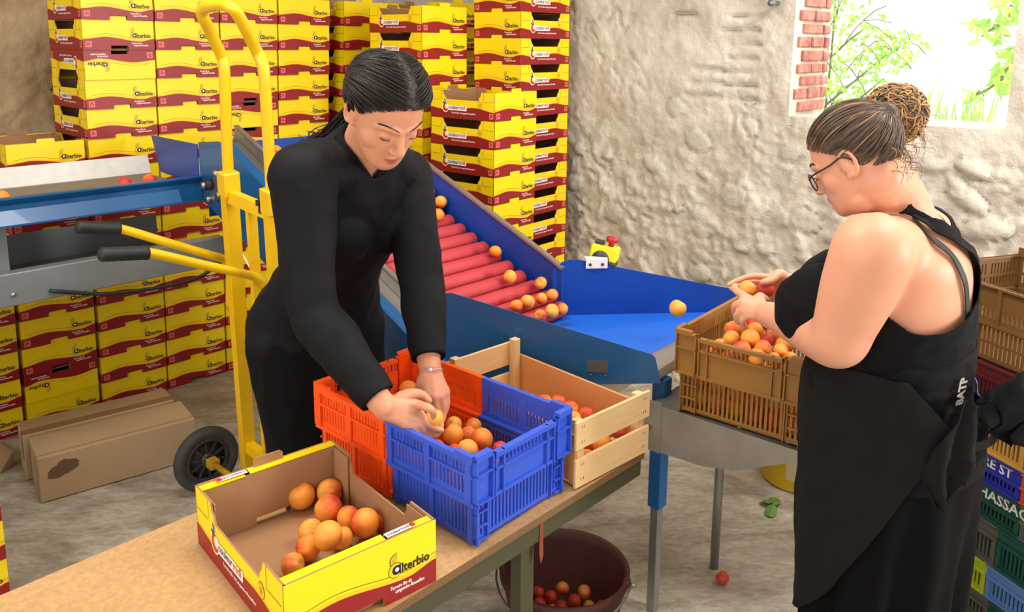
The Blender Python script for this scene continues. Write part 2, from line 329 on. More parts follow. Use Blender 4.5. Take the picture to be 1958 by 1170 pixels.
WALL_U, WALL_V = 3.47, 4.62
OPEN = (.736, 1.578, 1.392, 2.18)            # v0, v1, z0, z1 of the window opening
def grid_noise(a, b, sc, octv=4, seed=0.):
    out = np.empty(a.shape)
    fl = out.ravel(); A, B = a.ravel(), b.ravel()
    for i in range(len(A)): fl[i] = noise.fractal(Vector((A[i]*sc + seed, B[i]*sc - seed, seed)), 1.0, 2.1, octv)
    return out
def rubble_wall(name, P, length, height, step, key, stones, hole=None, grooves=None, seed=0., amp=1.):
    """wall sheet with modelled relief: P(s, z, depth) gives the world point"""
    S = np.arange(0, length + 1e-6, step); Zs = np.arange(0, height + 1e-6, step)
    if hole:
        s0, s1, z0, z1 = hole
        for e, arr in ((s0, S), (s1, S), (z0, Zs), (z1, Zs)): arr[np.argmin(abs(arr - e))] = e
    ss, zz = np.meshgrid(S, Zs)
    big = grid_noise(ss, zz, 2.2, 3, seed); mid = grid_noise(ss, zz, 9., 4, seed + 5); fine = grid_noise(ss, zz, 30., 3, seed + 9)
    rough = np.clip((1.5 - zz)/.5, .35, 1.)
    crack = np.clip(1 - np.abs(grid_noise(ss, zz, 5.5, 2, seed + 17))/.05, 0, 1)*np.clip(grid_noise(ss, zz, 1.7, 2, seed + 23)*2.2 + .15, 0, 1)
    d = amp*(.012*big + rough*(.020*mid - .016*np.clip(np.abs(mid)*-6 + .55, 0, 1) + .010*fine) - .022*crack)
    st = np.zeros(ss.shape)
    for (s, z, ra, rb, an, hh) in stones:
        c, q = math.cos(an), math.sin(an)
        a, b2 = (ss - s)*c + (zz - z)*q, -(ss - s)*q + (zz - z)*c
        e = (a/ra)**2 + (b2/rb)**2 + .18*mid
        k = np.clip(1 - e, 0, 1)
        d = np.where(e < 1, d*.35 + hh*np.sqrt(k), d - .012*np.clip(1.35 - e, 0, .35)/.35*(e < 1.35)); st = np.maximum(st, np.clip(k*5, 0, 1))
    if grooves is not None:
        for (s0, s1, z) in grooves:
            g = np.exp(-((zz - z - .006*mid)/.008)**2)*np.clip((ss - s0)/.02, 0, 1)*np.clip((s1 - ss)/.02, 0, 1)
            d -= .05*g*np.clip(.55 + mid, .1, 1)
    if hole:
        s0, s1, z0, z1 = hole; dx = np.maximum(np.maximum(s0 - ss, ss - s1), 0); dz = np.maximum(np.maximum(z0 - zz, zz - z1), 0); d = d*np.clip(np.hypot(dx, dz)/.05, 0, 1)
    ny, nx = ss.shape
    verts = [P(ss[j, i], zz[j, i], d[j, i])[:] for j in range(ny) for i in range(nx)]
    faces = []
    for j in range(ny-1):
        for i in range(nx-1):
            if hole and s0_in(S, i, hole[0], hole[1]) and s0_in(Zs, j, hole[2], hole[3]): continue
            faces.append((j*nx + i, j*nx + i + 1, (j+1)*nx + i + 1, (j+1)*nx + i))
    me = bpy.data.meshes.new(name); me.from_pydata(verts, [], faces); me.materials.append(M[key])
    at = me.attributes.new('stone', 'FLOAT', 'POINT'); at.data.foreach_set('value', st.ravel().astype(np.float32)); me.shade_smooth()
    o = bpy.data.objects.new(name, me); COL.objects.link(o); return tag(o, kind='structure')
def s0_in(arr, i, a, b): return arr[i] >= a - 1e-6 and arr[i+1] <= b + 1e-6

mb = MB(); n = 60
mb.add([(x, y, 0) for x, y in ((-6, -2.5), (6.5, -2.5), (6.5, 8), (-6, 8))], [(0, 1, 2, 3)], 'concrete')
o = ob('floor', mb); tag(o, kind='structure')

mb = MB(); mb.box((-4.2, -3.4, 3.05), (3.9, 4.7, 3.2), 'mortar'); tag(ob('ceiling', mb, rot=(0, 0, YAW)), kind='structure')
r2 = random.Random(11); stones = []
V0 = -1.2
def wstone(px, py, ra, rb, an, hh):
    p = uv(onu(px, py, WALL_U)); stones.append((p.y - V0, p.z, ra, rb, an, hh))
# s runs with +v, i.e. to the left in the photograph, so a tilt down to the right is a negative angle here
for a in ((1862, 325, .075, .03, .35, .03), (1848, 378, .085, .042, .55, .035), (1885, 440, .1, .04, -.2, .035), (1785, 318, .06, .025, -.1, .022), (1830, 350, .05, .025, .6, .02),
          (1600, 455, .06, .032, -.25, .024), (1290, 205, .05, .05, 0, .012), (1108, 285, .04, .035, .3, .02), (1160, 300, .035, .02, 0, .014), (1150, 440, .035, .02, 0, .016), (1210, 415, .022, .014, 0, .014),
          (1110, 400, .03, .018, 0, .016), (1130, 460, .03, .025, 0, .02), (1415, 475, .035, .018, 0, .016), (1465, 480, .045, .022, -.2, .018), (1340, 445, .05, .03, .2, .012), (1540, 495, .04, .026, 0, .016), (1930, 520, .08, .04, 0, .03)):
    wstone(*a)
for _ in range(130):
    z = r2.uniform(.03, 1.28); s = r2.uniform(.1, 5.6)
    if any((s - q[0])**2 + (z - q[1])**2 < (.9*(q[2] + .05))**2 for q in stones): continue
    ra = r2.uniform(.025, .075); stones.append((s, z, ra, ra*r2.uniform(.45, .8), r2.uniform(-.5, .5), r2.uniform(.008, .022)))
gro = []
for i in range(7): gro.append((1.72 - V0 + .01*(i % 2), 1.90 - V0 + .02*(i % 3), 1.45 + i*.062))
for i in range(3): gro.append((1.90 - V0, 2.12 - V0 - .02*i, 1.455 + i*.062))
gro += [(1.65 - V0, 1.70 - V0, 1.41), (2.05 - V0, 2.2 - V0, 1.835)]
rubble_wall('wall_right', lambda s, z, d: R(WALL_U - d, V0 + s, z), 6.0, 3.04, .0125, 'plaster', stones, (OPEN[0] - V0, OPEN[1] - V0, OPEN[2], OPEN[3]), gro, 3.)
st2 = []
for _ in range(70): ra = r2.uniform(.03, .08); st2.append((r2.uniform(.1, 5.2), r2.uniform(.05, 2.4), ra, ra*r2.uniform(.45, .8), r2.uniform(-.5, .5), r2.uniform(.01, .025)))
rubble_wall('wall_back', lambda s, z, d: R(-1.9 + s, WALL_V - d, z), 5.3, 3.04, .016, 'plasterbrown', st2, None, None, 8., 2.0)

# the reveal of the opening: bricks, mortar, the sill and the far jamb
def bricks():
    mb = MB(); v = OPEN[1]; r = random.Random(3)
    mb.box((WALL_U + .003, v + .004, OPEN[2] - .02), (WALL_U + .37, v + .03, OPEN[3] + .02), 'mortar')
    z = OPEN[2] + .012; row = 0
    while z < OPEN[3] - .02:
        u = WALL_U + (.05 if row % 2 else .09) + r.uniform(-.01, .01); first = True
        h = .043 + r.uniform(-.004, .004)
        while u < WALL_U + .36:
            w = min(.2 if (row % 2 == 0) else .13, WALL_U + .372 - u); w *= r.uniform(.94, 1)
            d = r.uniform(.004, .014)
            mb.cbox((u, v - d, z), (u + w, v + .05, z + h), 'brick', .005)
            u += w + .012
        z += h + .014; row += 1
    me = mb.mesh('trim_1'); o = ob('trim_1', me); o.rotation_euler = (0, 0, YAW); return tag(o, kind='structure')
bricks()
mb = MB()
mb.box((WALL_U + .003, OPEN[0] - .03, OPEN[2] - .04), (WALL_U + .38, OPEN[1] + .003, OPEN[2] - .003), 'mortar')
o = ob('trim_2', mb, rot=(0, 0, YAW)); tag(o, kind='structure')
mb = MB()
mb.box((WALL_U + .003, OPEN[0] - .03, OPEN[2] - .003), (WALL_U + .38, OPEN[0] - .004, OPEN[3]), 'mortar')
mb.box((WALL_U + .003, OPEN[0] - .03, OPEN[3] + .004), (WALL_U + .38, OPEN[1] + .03, OPEN[3] + .04), 'mortar')
o = ob('trim_3', mb, rot=(0, 0, YAW)); tag(o, kind='structure')
# pipe stub sticking out of the wall
p = onu(1487, 6, WALL_U - .005)
mb = MB(); mb.tube([p, p - U*.05, p - U*.075 - Vector((0, 0, .004))], .011, 'galv', 12); mb.tube([p - U*.048, p - U*.062], .016, 'galv', 12)
tag(ob('pipe_stub', mb), 'short grey pipe end sticking out of the stone wall left of the window', 'pipe')

# outdoors: leafy branches seen through the opening
def leaf_mat():
    m = bpy.data.materials.new('sunlit leaf'); m.use_nodes = True; nt = m.node_tree; L = nt.links.new
    out = nt.nodes['Material Output']; nt.nodes.remove(nt.nodes['Principled BSDF'])
    d = nd(nt, 'ShaderNodeBsdfDiffuse'); t = nd(nt, 'ShaderNodeBsdfTranslucent'); mx = nd(nt, 'ShaderNodeMixShader'); mx.inputs[0].default_value = .5
    tc = nd(nt, 'ShaderNodeTexCoord'); n = nd(nt, 'ShaderNodeTexNoise', Scale=9.); L(tc.outputs['Object'], n.inputs['Vector'])
    rp = nd(nt, 'ShaderNodeValToRGB'); rp.color_ramp.elements[0].position = .35; rp.color_ramp.elements[0].color = srgb(150, 205, 110); rp.color_ramp.elements[1].position = .65; rp.color_ramp.elements[1].color = srgb(205, 235, 130)
    L(n.outputs[0], rp.inputs[0]); L(rp.outputs[0], d.inputs[0]); L(rp.outputs[0], t.inputs[0]); L(d.outputs[0], mx.inputs[1]); L(t.outputs[0], mx.inputs[2]); L(mx.outputs[0], out.inputs[0])
    return m
M['sunleaf'] = leaf_mat(); M['twig'] = mat('grey green twig', srgb(120, 130, 96), .8)
def leaf_at(mb, p, s, r):
    d = Vector((r.gauss(0, 1), r.gauss(0, 1), r.gauss(0, 1) - .4)).normalized(); n = d.orthogonal().normalized(); n = Quaternion(d, r.uniform(0, 6.28)) @ n; b = d.cross(n)
    pts = [(0, 0), (.35, .28), (.7, .22), (1, 0), (.7, -.22), (.35, -.28)]
    mb.add([p + d*a*s + b*c*s + n*(.12*s*math.sin(a*3)) for a, c in pts], [(0, 1, 2, 3), (0, 3, 4, 5)], 'sunleaf')
def branchy(name, label, u, clusters, limbs, nleaf, size, seed):
    r = random.Random(seed); t = thing(name, label, 'tree', onu(*limbs[0][0], u)*1.0)
    mw = Vector(t.location); mb = MB()
    for pts, rad in [(l, .012) for l in limbs]:
        q = [onu(x, y, u + r.uniform(-.15, .15)) - mw for x, y in pts]; mb.tube(q, [rad*(1 - .6*i/(len(q)-1)) for i in range(len(q))], 'twig', 6, sub=3)
    for (px, py, rx, ry, k) in clusters:
        c = onu(px, py, u) - mw
        for j in range(max(2, k//14)):
            e = onu(px + r.uniform(-rx, rx), py + r.uniform(-ry, ry), u + r.uniform(-.3, .3)) - mw; mb.tube([c, (c + e)/2 + Vector((0, 0, .02)), e], .004, 'twig', 4)
    ob('branches', mb, t)
    mb = MB()
    for (px, py, rx, ry, k) in clusters:
        for j in range(int(k*nleaf)):
            a, q = r.uniform(0, 6.28), math.sqrt(r.random())
            leaf_at(mb, onu(px + rx*q*math.cos(a), py + ry*q*math.sin(a), u + r.uniform(-.35, .35)) - mw, size*r.uniform(.6, 1.3), r)
    o = ob('leaves', mb, t); tag(o, kind='stuff'); return t
branchy('leafy_tree', 'slender tree with small pale green leaves behind the left side of the window', 7.0,
        [(1600, 30, 40, 40, 70), (1650, 40, 60, 50, 60), (1590, 130, 30, 60, 60), (1660, 90, 45, 45, 70), (1710, 100, 38, 36, 100), (1640, 150, 50, 40, 70), (1590, 200, 40, 45, 110), (1640, 190, 40, 30, 50), (1740, 80, 30, 25, 26)],
        [[(1572, 260), (1590, 100), (1600, -40)], [(1590, 110), (1620, 80), (1660, 50)], [(1580, 200), (1640, 150), (1700, 100)], [(1585, 215), (1640, 190), (1690, 150)]], 1.15, .06, 5)
branchy('leafy_branch', 'overhanging branch with large bright green leaves at the right side of the window', 5.2,
        [(1895, 55, 38, 26, 42), (1940, 15, 25, 30, 40), (1935, 105, 20, 22, 22), (1920, 150, 32, 26, 46), (1868, 178, 16, 8, 12), (1915, 5, 20, 14, 12)],
        [[(1990, -60), (1950, 20), (1890, 60)], [(1990, 60), (1940, 110), (1905, 160), (1865, 182)]], .9, .08, 6)
r = random.Random(9); mb = MB(); base = onu(1780, 250, 6.5)
for k in range(90):
    p = base + V*r.uniform(-.35, .28) + U*r.uniform(-.1, .3); h = r.uniform(.12, .42); w = .008; s = V*r.uniform(-.08, .08)
    mb.add([p - V*w, p + V*w, p + s + Vector((0, 0, h))], [(0, 1, 2)], 'sunleaf')
o = ob('tall_grass', mb); tag(o, 'pale tall grass standing outside above the window sill', 'grass', kind='stuff')
mb = MB(); mb.box((4.3, -2, .2), (9, 4, 1.0), 'mortar'); o = ob('ground_outside', mb, rot=(0, 0, YAW)); tag(o, kind='structure')
# ================================================================ FRUIT CARTONS
BW, BD, BH, BP = .30, .40, .1262, .127     # short printed face, long face, height, stacking pitch
def clip_wave(f, x0, x1, zlo, n=28):
    xs = [x0 + (x1 - x0)*i/n for i in range(n+1)]
    return [(x, f(x)) for x in xs]
def lerp_curve(pts):
    def f(x):
        for (x0, y0), (x1, y1) in zip(pts, pts[1:]):
            if x <= x1:
                t = (x - x0)/(x1 - x0); t = t*t*(3 - 2*t); return y0 + (y1 - y0)*t
        return pts[-1][1]
    return f
WA = lerp_curve([(0, .355*BH), (.3*BW, .43*BH), (.8*BW, .285*BH), (BW, .375*BH)])
WC = lerp_curve([(0, .37*BD*.3 + .002), (.25*BD, .31*BH), (.72*BD, .42*BH), (BD, .30*BH)])
WC = lerp_curve([(0, .385*BH), (.22*BD, .31*BH), (.70*BD, .43*BH), (BD, .31*BH)])
def put_text(mb, s, x, z, size, key, T, off, bold=0., italic=0., width=None, rot180=False):
    vs, fs = text_mesh(s, size, bold=bold, italic=italic)
    k = 1. if width is None else width/max(v[0] for v in vs)
    mb.add([(x + v[0]*k, off, z + v[2]) for v in vs], fs, key, T=T)
def disc(mb, x, z, r, key, T, off, n=20, rz=None, rot=0.):
    rz = rz or r; c, s = math.cos(rot), math.sin(rot)
    pts = [(r*math.cos(2*PI*k/n), rz*math.sin(2*PI*k/n)) for k in range(n)]
    mb.add([(x + a*c - b*s, off, z + a*s + b*c) for a, b in pts], [tuple(range(n))], key, T=T)
def leafshape(mb, x, z, l, w, ang, key, T, off, n=8):
    c, s = math.cos(ang), math.sin(ang); up = []
    for k in range(n+1): t = k/n; up.append((l*t, w*math.sin(PI*t)**.9))
    pts = up + [(a, -b) for a, b in up[-2:0:-1]]
    mb.add([(x + a*c - b*s, off, z + a*s + b*c) for a, b in pts], [tuple(range(len(pts)))], key, T=T)
def alter_print(mb, T, notch=(.113, .187, .018)):
    """printing of the short face: red wave, line, leaf logo, words, square mark; drawn just proud of the board"""
    n0, n1, nh = notch; o = -.0004
    w = clip_wave(WA, 0, BW, 0); below = [(0, 0), (n0, 0), (n0, nh), (n1, nh), (n1, 0), (BW, 0)]
    mb.add([(x, o, z) for x, z in below + w[::-1]], [tuple(range(len(below) + len(w)))], 'red', T=T)
    g = [(x, z + .0055*(1 + .6*(x/BW))) for x, z in w]
    mb.add([(x, o, z) for x, z in w + g[::-1]], [tuple(range(2*len(w)))], 'yellow2', T=T)
    d = [(x, z + .0125 + .004*math.sin(PI*min(1, x/(.6*BW)))*0) for x, z in w if x > .06*BW]; e = [(x, z + .0012) for x, z in d]
    mb.add([(x, o, z) for x, z in d + e[::-1]], [tuple(range(2*len(d)))], 'darkline', T=T)
    # leaf-and-letter logo
    x, z = .705*BW, .485*BH
    disc(mb, x, z, .0150, 'leafgreen', T, o - .0002); disc(mb, x, z, .0139, 'yellow2', T, o - .0004)
    disc(mb, x + .002, z, .0092, 'black', T, o - .0006); disc(mb, x + .003, z + .0005, .0042, 'white', T, o - .0008)
    mb.add([(x + .0075, o - .0007, z - .0092), (x + .0112, o - .0007, z - .0092), (x + .0112, o - .0007, z + .0092), (x + .0075, o - .0007, z + .0092)], [(0, 1, 2, 3)], 'black', T=T)
    leafshape(mb, x - .011, z + .012, .026, .0066, 1.02, 'leafgreen', T, o - .0006); leafshape(mb, x - .0102, z + .0132, .0236, .0054, 1.02, 'yellow2', T, o - .0008)
    leafshape(mb, x - .0095, z + .0145, .020, .0006, 1.02, 'leafgreen', T, o - .001)
    put_text(mb, 'lterbio', x + .0125, z - .0092, .0255, 'black', T, o - .0006, bold=.0006, width=.0605)
    put_text(mb, 'Terroirs Bio du', .665*BW, .195*BH, .0098, 'white', T, o - .0004, italic=.2, bold=.0002, width=.046)
    put_text(mb, 'Languedoc-Roussillon', .70*BW, .125*BH, .0098, 'white', T, o - .0004, italic=.2, bold=.0002, width=.063)
    square_mark(mb, T, .03*BW, .085*BH, o)
def square_mark(mb, T, x, z, o):
    s = .0255
    mb.add([(x, o - .0004, z), (x + s, o - .0004, z), (x + s, o - .0004, z + s), (x, o - .0004, z + s)], [(0, 1, 2, 3)], 'pink', T=T)
    for a, b, c, d in ((.2, .25, .45, .5), (.45, .5, .62, .8), (.62, .3, .8, .55), (.2, .62, .4, .8)):
        mb.add([(x + a*s, o - .0006, z + b*s), (x + c*s, o - .0006, z + b*s), (x + c*s, o - .0006, z + d*s), (x + a*s, o - .0006, z + d*s)], [(0, 1, 2, 3)], 'red', T=T)
def coul_print(mb, T):
    o = -.0004; w = clip_wave(WC, 0, BD, 0)
    mb.add([(x, o, z) for x, z in [(0, 0), (BD, 0)] + w[::-1]], [tuple(range(2 + len(w)))], 'red', T=T)
    g = [(x, z + .004) for x, z in w]
    mb.add([(x, o, z) for x, z in w + g[::-1]], [tuple(range(2*len(w)))], 'yellow2', T=T)
    # fruit logo with a white outline and two leaves
    x, z = .242*BD, .40*BH
    disc(mb, x, z, .0215, 'white', T, o - .0002, rz=.024); disc(mb, x + .001, z, .0178, 'redprint', T, o - .0004, rz=.020)
    disc(mb, x + .007, z + .003, .0125, 'yellow2', T, o - .0006, rz=.0125); disc(mb, x + .011, z + .005, .0105, 'white', T, o - .0008, rz=.0105)
    leafshape(mb, x + .001, z + .016, .026, .0065, 1.9, 'white', T, o - .0004); leafshape(mb, x + .001, z + .017, .024, .0042, 1.9, 'leafgreen', T, o - .0006)
    leafshape(mb, x, z + .017, .018, .004, 2.9, 'leafgreen', T, o - .0006)
    # white label with the name
    a, b, c, d = .282*BD, .30*BH, .575*BD, .475*BH
    mb.add([(a, o - .0009, b), (c, o - .0009, b), (c + .002, o - .0009, d), (a + .004, o - .0009, d)], [(0, 1, 2, 3)], 'white', T=T)
    put_text(mb, 'couleur', a + .003, b + .006, .0245, 'navy', T, o - .0012, bold=.0005, width=.068)
    put_text(mb, 'midi', a + .073, b + .006, .0245, 'redprint', T, o - .0012, bold=.0005, width=.038)
    put_text(mb, 'Terroirs Bio du Languedoc-Roussillon', .335*BD, .185*BH, .0105, 'white', T, o - .0006, bold=.0002, italic=.15, width=.150)
    x, z = .775*BD, .545*BH
    disc(mb, x, z, .0135, 'darkline', T, o - .0004, rz=.016); disc(mb, x, z, .0124, 'yellow2', T, o - .0006, rz=.0148)
    for k in range(3): mb.add([(x - .004 + .0035*k, o - .0008, z - .007), (x - .0028 + .0035*k, o - .0008, z - .007), (x - .0028 + .0035*k, o - .0008, z + .007), (x - .004 + .0035*k, o - .0008, z + .007)], [(0, 1, 2, 3)], 'darkline', T=T)
    square_mark(mb, T, .915*BD, .075*BH, o)
    # edges of the folded corner flaps
    for x0, x1 in ((.004, .072), (BD - .072, BD - .004)):
        zz = .66*BH
        mb.add([(x0, o - .0003, zz), (x1 - .006, o - .0003, zz), (x1 - .006, o - .0003, zz + .0013), (x0, o - .0003, zz + .0013)], [(0, 1, 2, 3)], 'darkline', T=T)
        xx = x1 - .004 if x0 < .1 else x0 + .004
        mb.add([(xx, o - .0003, zz + .004), (xx + .0013, o - .0003, zz + .004), (xx + .0013, o - .0003, BH), (xx, o - .0003, BH)], [(0, 1, 2, 3)], 'darkline', T=T)
def RT(ang, loc): return Matrix.Translation(Vector(loc)) @ Matrix.Rotation(ang, 4, 'Z')
T_NEAR = RT(0, (0, 0, 0)); T_FAR = RT(PI, (BW, BD, 0)); T_LEFT = RT(-PI/2, (0, BD, 0)); T_RIGHT = RT(PI/2, (BW, 0, 0))
COUL = [(0, 0), (BD, 0), (BD, BH), (.80*BD, BH), (.785*BD, .86*BH), (.765*BD, .80*BH), (.755*BD, .69*BH), (.255*BD, .69*BH), (.235*BD, .80*BH), (.215*BD, .86*BH), (.20*BD, BH), (0, BH)]
TAB = (.115, .185, .0165)
def alter_outline(tab=True):
    n0, n1, nh = .113, .187, .018
    p = [(0, 0), (n0, 0), (n0, nh), (n1, nh), (n1, 0), (BW, 0), (BW, BH)]
    if tab: p += [(TAB[1], BH), (TAB[1], BH + TAB[2] - .004), (TAB[1] - .004, BH + TAB[2]), (TAB[0] + .004, BH + TAB[2]), (TAB[0], BH + TAB[2] - .004), (TAB[0], BH)]
    return p + [(0, BH)]
def carton_mesh(name='fruit_carton', tab=True, flange=.022):
    mb = MB()
    for T in (T_NEAR, T_FAR):
        pl = alter_outline(tab)
        mb.flat(pl, 'yellow', T=T)
        mb.prism(pl, .0035, 'kraft', T=T @ Matrix.Translation((0, .0003, 0)))
        # turned-in top: flat yellow strip and inner board
        for a, b in (((.004, TAB[0] - .004), (TAB[1] + .004, BW - .004)) if tab else ((.004, .196), (.206, BW - .004))):
            mb.box((a, .003, BH - .003), (b, flange, BH - (.0004 if a < .1 or tab else .009)), 'yellow', T=T)
        for x0, x1, z0 in ((.005, .112, .005), (.188, BW - .005, .005), (.112, .188, .0215)): mb.box((x0, flange - .003, z0), (x1, flange, BH - .0045), 'kraft', T=T)
        alter_print(mb, T)
    for T in (T_LEFT, T_RIGHT):
        mb.flat(COUL, 'yellow', T=T)
        mb.prism([(min(max(x, .001), BD - .001), z) for x, z in COUL], .0035, 'kraft', T=T @ Matrix.Translation((0, .0003, 0)))
        coul_print(mb, T)
    mb.box((.0045, .016, .0008), (BW - .0045, BD - .016, .004), 'kraft')
    return mb.mesh(name)
CARTON = carton_mesh(); CARTON_PLAIN = carton_mesh('fruit_carton_plain', tab=False)
ORD = ['topmost', 'second', 'third', 'fourth', 'fifth', 'sixth', 'seventh', 'eighth', 'ninth', 'tenth', 'eleventh', 'twelfth', 'thirteenth', 'fourteenth', 'fifteenth', 'sixteenth']
def stack(base, yaw, n, where, group, lean=(0, 0), z0=0., flips=(), jitter=.0008, seed=0, n0=0, opened=False):
    r = random.Random(seed)
    for k in range(n0, n):
        z = z0 + k*BP
        o = bpy.data.objects.new('fruit_carton', CARTON_PLAIN if k in flips or k + 1 in flips or (k in flips) else CARTON); COL.objects.link(o)
        p = Vector((base[0] + lean[0]*z, base[1] + lean[1]*z, z + .0004))
        jx, jy, ja = r.uniform(-jitter, jitter), r.uniform(-jitter, jitter), r.uniform(-.0015, .0015)
        up = k in flips
        Mx = Matrix.Translation(p + Vector((jx, jy, 0))) @ Matrix.Rotation(yaw + ja, 4, 'Z')
        if up: Mx = Mx @ Matrix.Translation((BW/2, BD/2, BH/2)) @ Matrix.Rotation(PI, 4, 'Y') @ Matrix.Translation((-BW/2, -BD/2, -BH/2))
        o.matrix_world = Mx
        i = n - 1 - k
        look = 'upside down yellow and red fruit carton' if up else 'yellow and red fruit carton'
        if i == 0 and opened: look = 'open empty yellow and red fruit carton'
        tag(o, look + ('' if opened and i == 0 else ',') + (' topmost in ' if i == 0 else ' ' + ORD[i] + ' from top in ') + where, 'carton', group)
def pallet(c, yaw, h, lab):
    mb = MB()
    for k in range(5): mb.box((.002 + k*.061, .002, h - .018), (.05 + k*.061, .398, h - .001), 'pinewood')
    for k in range(3): mb.box((.002, .002 + k*.175, .001), (.296, .048 + k*.175, h - .018), 'pinewood')
    tag(ob('pallet', mb, loc=(c[0], c[1], 0), rot=(0, 0, yaw)), lab, 'pallet')
yA = math.radians(46.8); uA = Vector((math.cos(yA), math.sin(yA), 0)); vA = Vector((-math.sin(yA), math.cos(yA), 0)); leanA = (.051, -.051)
A0 = Vector((-1.8 - .051*1.769, 3.491 + .051*1.769, 0))
stack(A0, yA, 15, 'foremost tall left stack', 'cartons in the foremost tall left stack', leanA, flips=(12,), seed=1)
stack(A0 - uA*.316 + vA*.004, yA, 10, 'short stack at far left', 'cartons in the short stack at far left', leanA, flips=(1,), seed=2, opened=True)
stack(A0 - uA*.632 + vA*.004, yA, 6, 'low stack at left edge', 'cartons in the low stack at left edge', leanA, seed=3)
stack(A0 + uA*.309 + vA*.003, yA, 15, 'tall stack just left of truck', 'cartons in the second tall stack', leanA, seed=4)
stack(A0 + uA*.618 + vA*.004, yA, 15, 'tall stack behind truck loop', 'cartons in the third tall stack', leanA, flips=(10, 9), seed=5)
stack(A0 + uA*.927 + vA*.004, yA, 15, 'tall stack behind the ponytail', 'cartons in the fourth tall stack', leanA, seed=6)
stack(A0 + uA*1.315 - vA*.0, yA, 15, 'set-back narrow looking stack', 'cartons in the set-back stack', leanA, seed=7)
b = Vector((-.426 - .012, 4.0, 0)); pallet(b, math.radians(48), .09, 'wooden pallet under the middle carton stack')
stack(b, math.radians(48), 14, 'stack behind the dark hair', 'cartons in the middle stack', (.0, .0), z0=.09, seed=8, n0=0)
b = Vector((-.066, 3.646, 0)) + Vector((-.02*1.3, -.0*1.3, 0)); pallet(b, math.radians(50.7), .079, 'wooden pallet under the shorter carton stack')
stack(b, math.radians(50.7), 11, 'shorter stack above roller conveyor', 'cartons in the shorter stack', (.010, -.0), z0=.079, seed=9, opened=True, jitter=.0004)
yB = math.radians(-39.9)
c = Vector((.033, 4.013, 0)); b = c + Vector((-.767, .641, 0))*.3; pallet(b, yB, .067, 'wooden pallet under the right hand carton stack')
# turned a quarter so that the short printed faces look left
stack(b, yB, 15, 'stack beside the stone wall', 'cartons in the right hand stack', (0, 0), z0=.067, seed=10)
b = Vector((-.40, 4.42, 0))
stack(b, math.radians(48), 15, 'mostly hidden stack by stone wall', 'cartons in the hidden stack', (0, 0), seed=12, n0=0)
b = atz(20, 1138, 0)
stack(b - U*.3, YAW, 3, 'low bottom left corner stack', 'cartons at the bottom left corner', (0, 0), seed=13)
# ================================================================ THE WORKBENCH AND WHAT STANDS ON IT
def rthing(name, label, cat, u, v, z=0., group=None):
    t = thing(name, label, cat, R(u, v, z), YAW, group); t['_o'] = (u, v, z); return t
MS, MZ = 1.06, -.102                     # machine coordinates enlarged uniformly about the camera position: scale and height offset
def mch(p): return Vector((p[0]*MS, p[1]*MS, p[2]*MS + MZ))
def rpart(name, mb, t, smooth=None):
    u, v, z = t['_o']
    if t.get('_m'): mb.v = [tuple(mch(p)) for p in mb.v]
    mb.v = [(p[0] - u, p[1] - v, p[2] - z) for p in mb.v]; return ob(name, mb, t)
def P2(px, py, u): q = uv(onu(px, py, u)); return q
BZ = .703
def machine(*a): t = rthing(*a); t['_m'] = 1; return t
t = rthing('workbench', 'low workbench with chipboard top on olive steel frame, under the crates and carton', 'bench', .64, 1.31)
mb = MB(); mb.box((-.5, 1.045, BZ - .018), (1.612, 1.585, BZ), 'chip'); o = rpart('board', mb, t)
o.data.materials.append(M['chipedge'])
for p in o.data.polygons:
    if abs(p.normal.z) < .5: p.material_index = 1
mb = MB()
mb.box((-.48, 1.05, BZ - .062), (1.605, 1.062, BZ - .0185), 'olivesteel'); mb.box((-.48, 1.05, BZ - .0225), (1.605, 1.085, BZ - .0185), 'olivesteel')
mb.box((-.48, 1.565, BZ - .062), (1.56, 1.577, BZ - .0185), 'olivesteel'); mb.box((-.48, 1.062, BZ - .055), (-.465, 1.565, BZ - .0185), 'olivesteel'); mb.box((1.592, 1.062, BZ - .055), (1.605, 1.50, BZ - .0185), 'olivesteel')
rpart('frame', mb, t)
for u, v in ((1.18, 1.064), (.885, 1.064), (1.18, 1.53), (-.3, 1.064), (-.3, 1.53)):
    mb = MB(); mb.box((u, v, .001), (u + .026, v + .03, BZ - .0185), 'olivesteel'); mb.box((u + .026, v + .004, .001), (u + .046, v + .008, BZ - .0185), 'olivesteel'); rpart('leg', mb, t)
mb = MB(); mb.add([(1.222, 1.049, BZ - .018), (1.232, 1.049, BZ - .018), (1.234, 1.047, BZ - .1), (1.226, 1.047, BZ - .118), (1.221, 1.048, BZ - .09)], [(0, 1, 2, 3, 4)], 'rust'); mb.box((1.222, 1.0475, BZ - .09), (1.233, 1.0495, BZ - .02), 'rust'); rpart('loose_splinter', mb, t)

# ---- open carton in the foreground: as the stacked ones, with its tabs and end flaps apart
yF = math.radians(40.4)
t = thing('fruit_carton', 'large open yellow and red carton with ten apricots inside, nearest on the bench', 'carton', (-.364, 1.193, BZ + .0006), yF)
me = carton_mesh('carton_body', tab=False, flange=.024); o = ob('carton_body', me, t)
for k, (T, nm) in enumerate(((T_NEAR, 'near'), (T_FAR, 'far'))):
    mb = MB()
    pl = [(.118, BH - .014), (.182, BH - .014), (.182, BH + .014), (.176, BH + .019), (.124, BH + .019), (.118, BH + .014)]
    if k == 1: mb.prism(pl, .003, 'kraft', T=T @ Matrix.Translation((0, .005, 0)))
    else: mb.prism([(.06, BH - .02), (.1, BH - .02), (.1, BH - .008), (.094, BH - .002), (.066, BH - .002), (.06, BH - .008)], .003, 'kraft', T=T @ Matrix.Translation((0, .006, 0)))
    ob('stacking_tab', mb, t)
mb = MB()
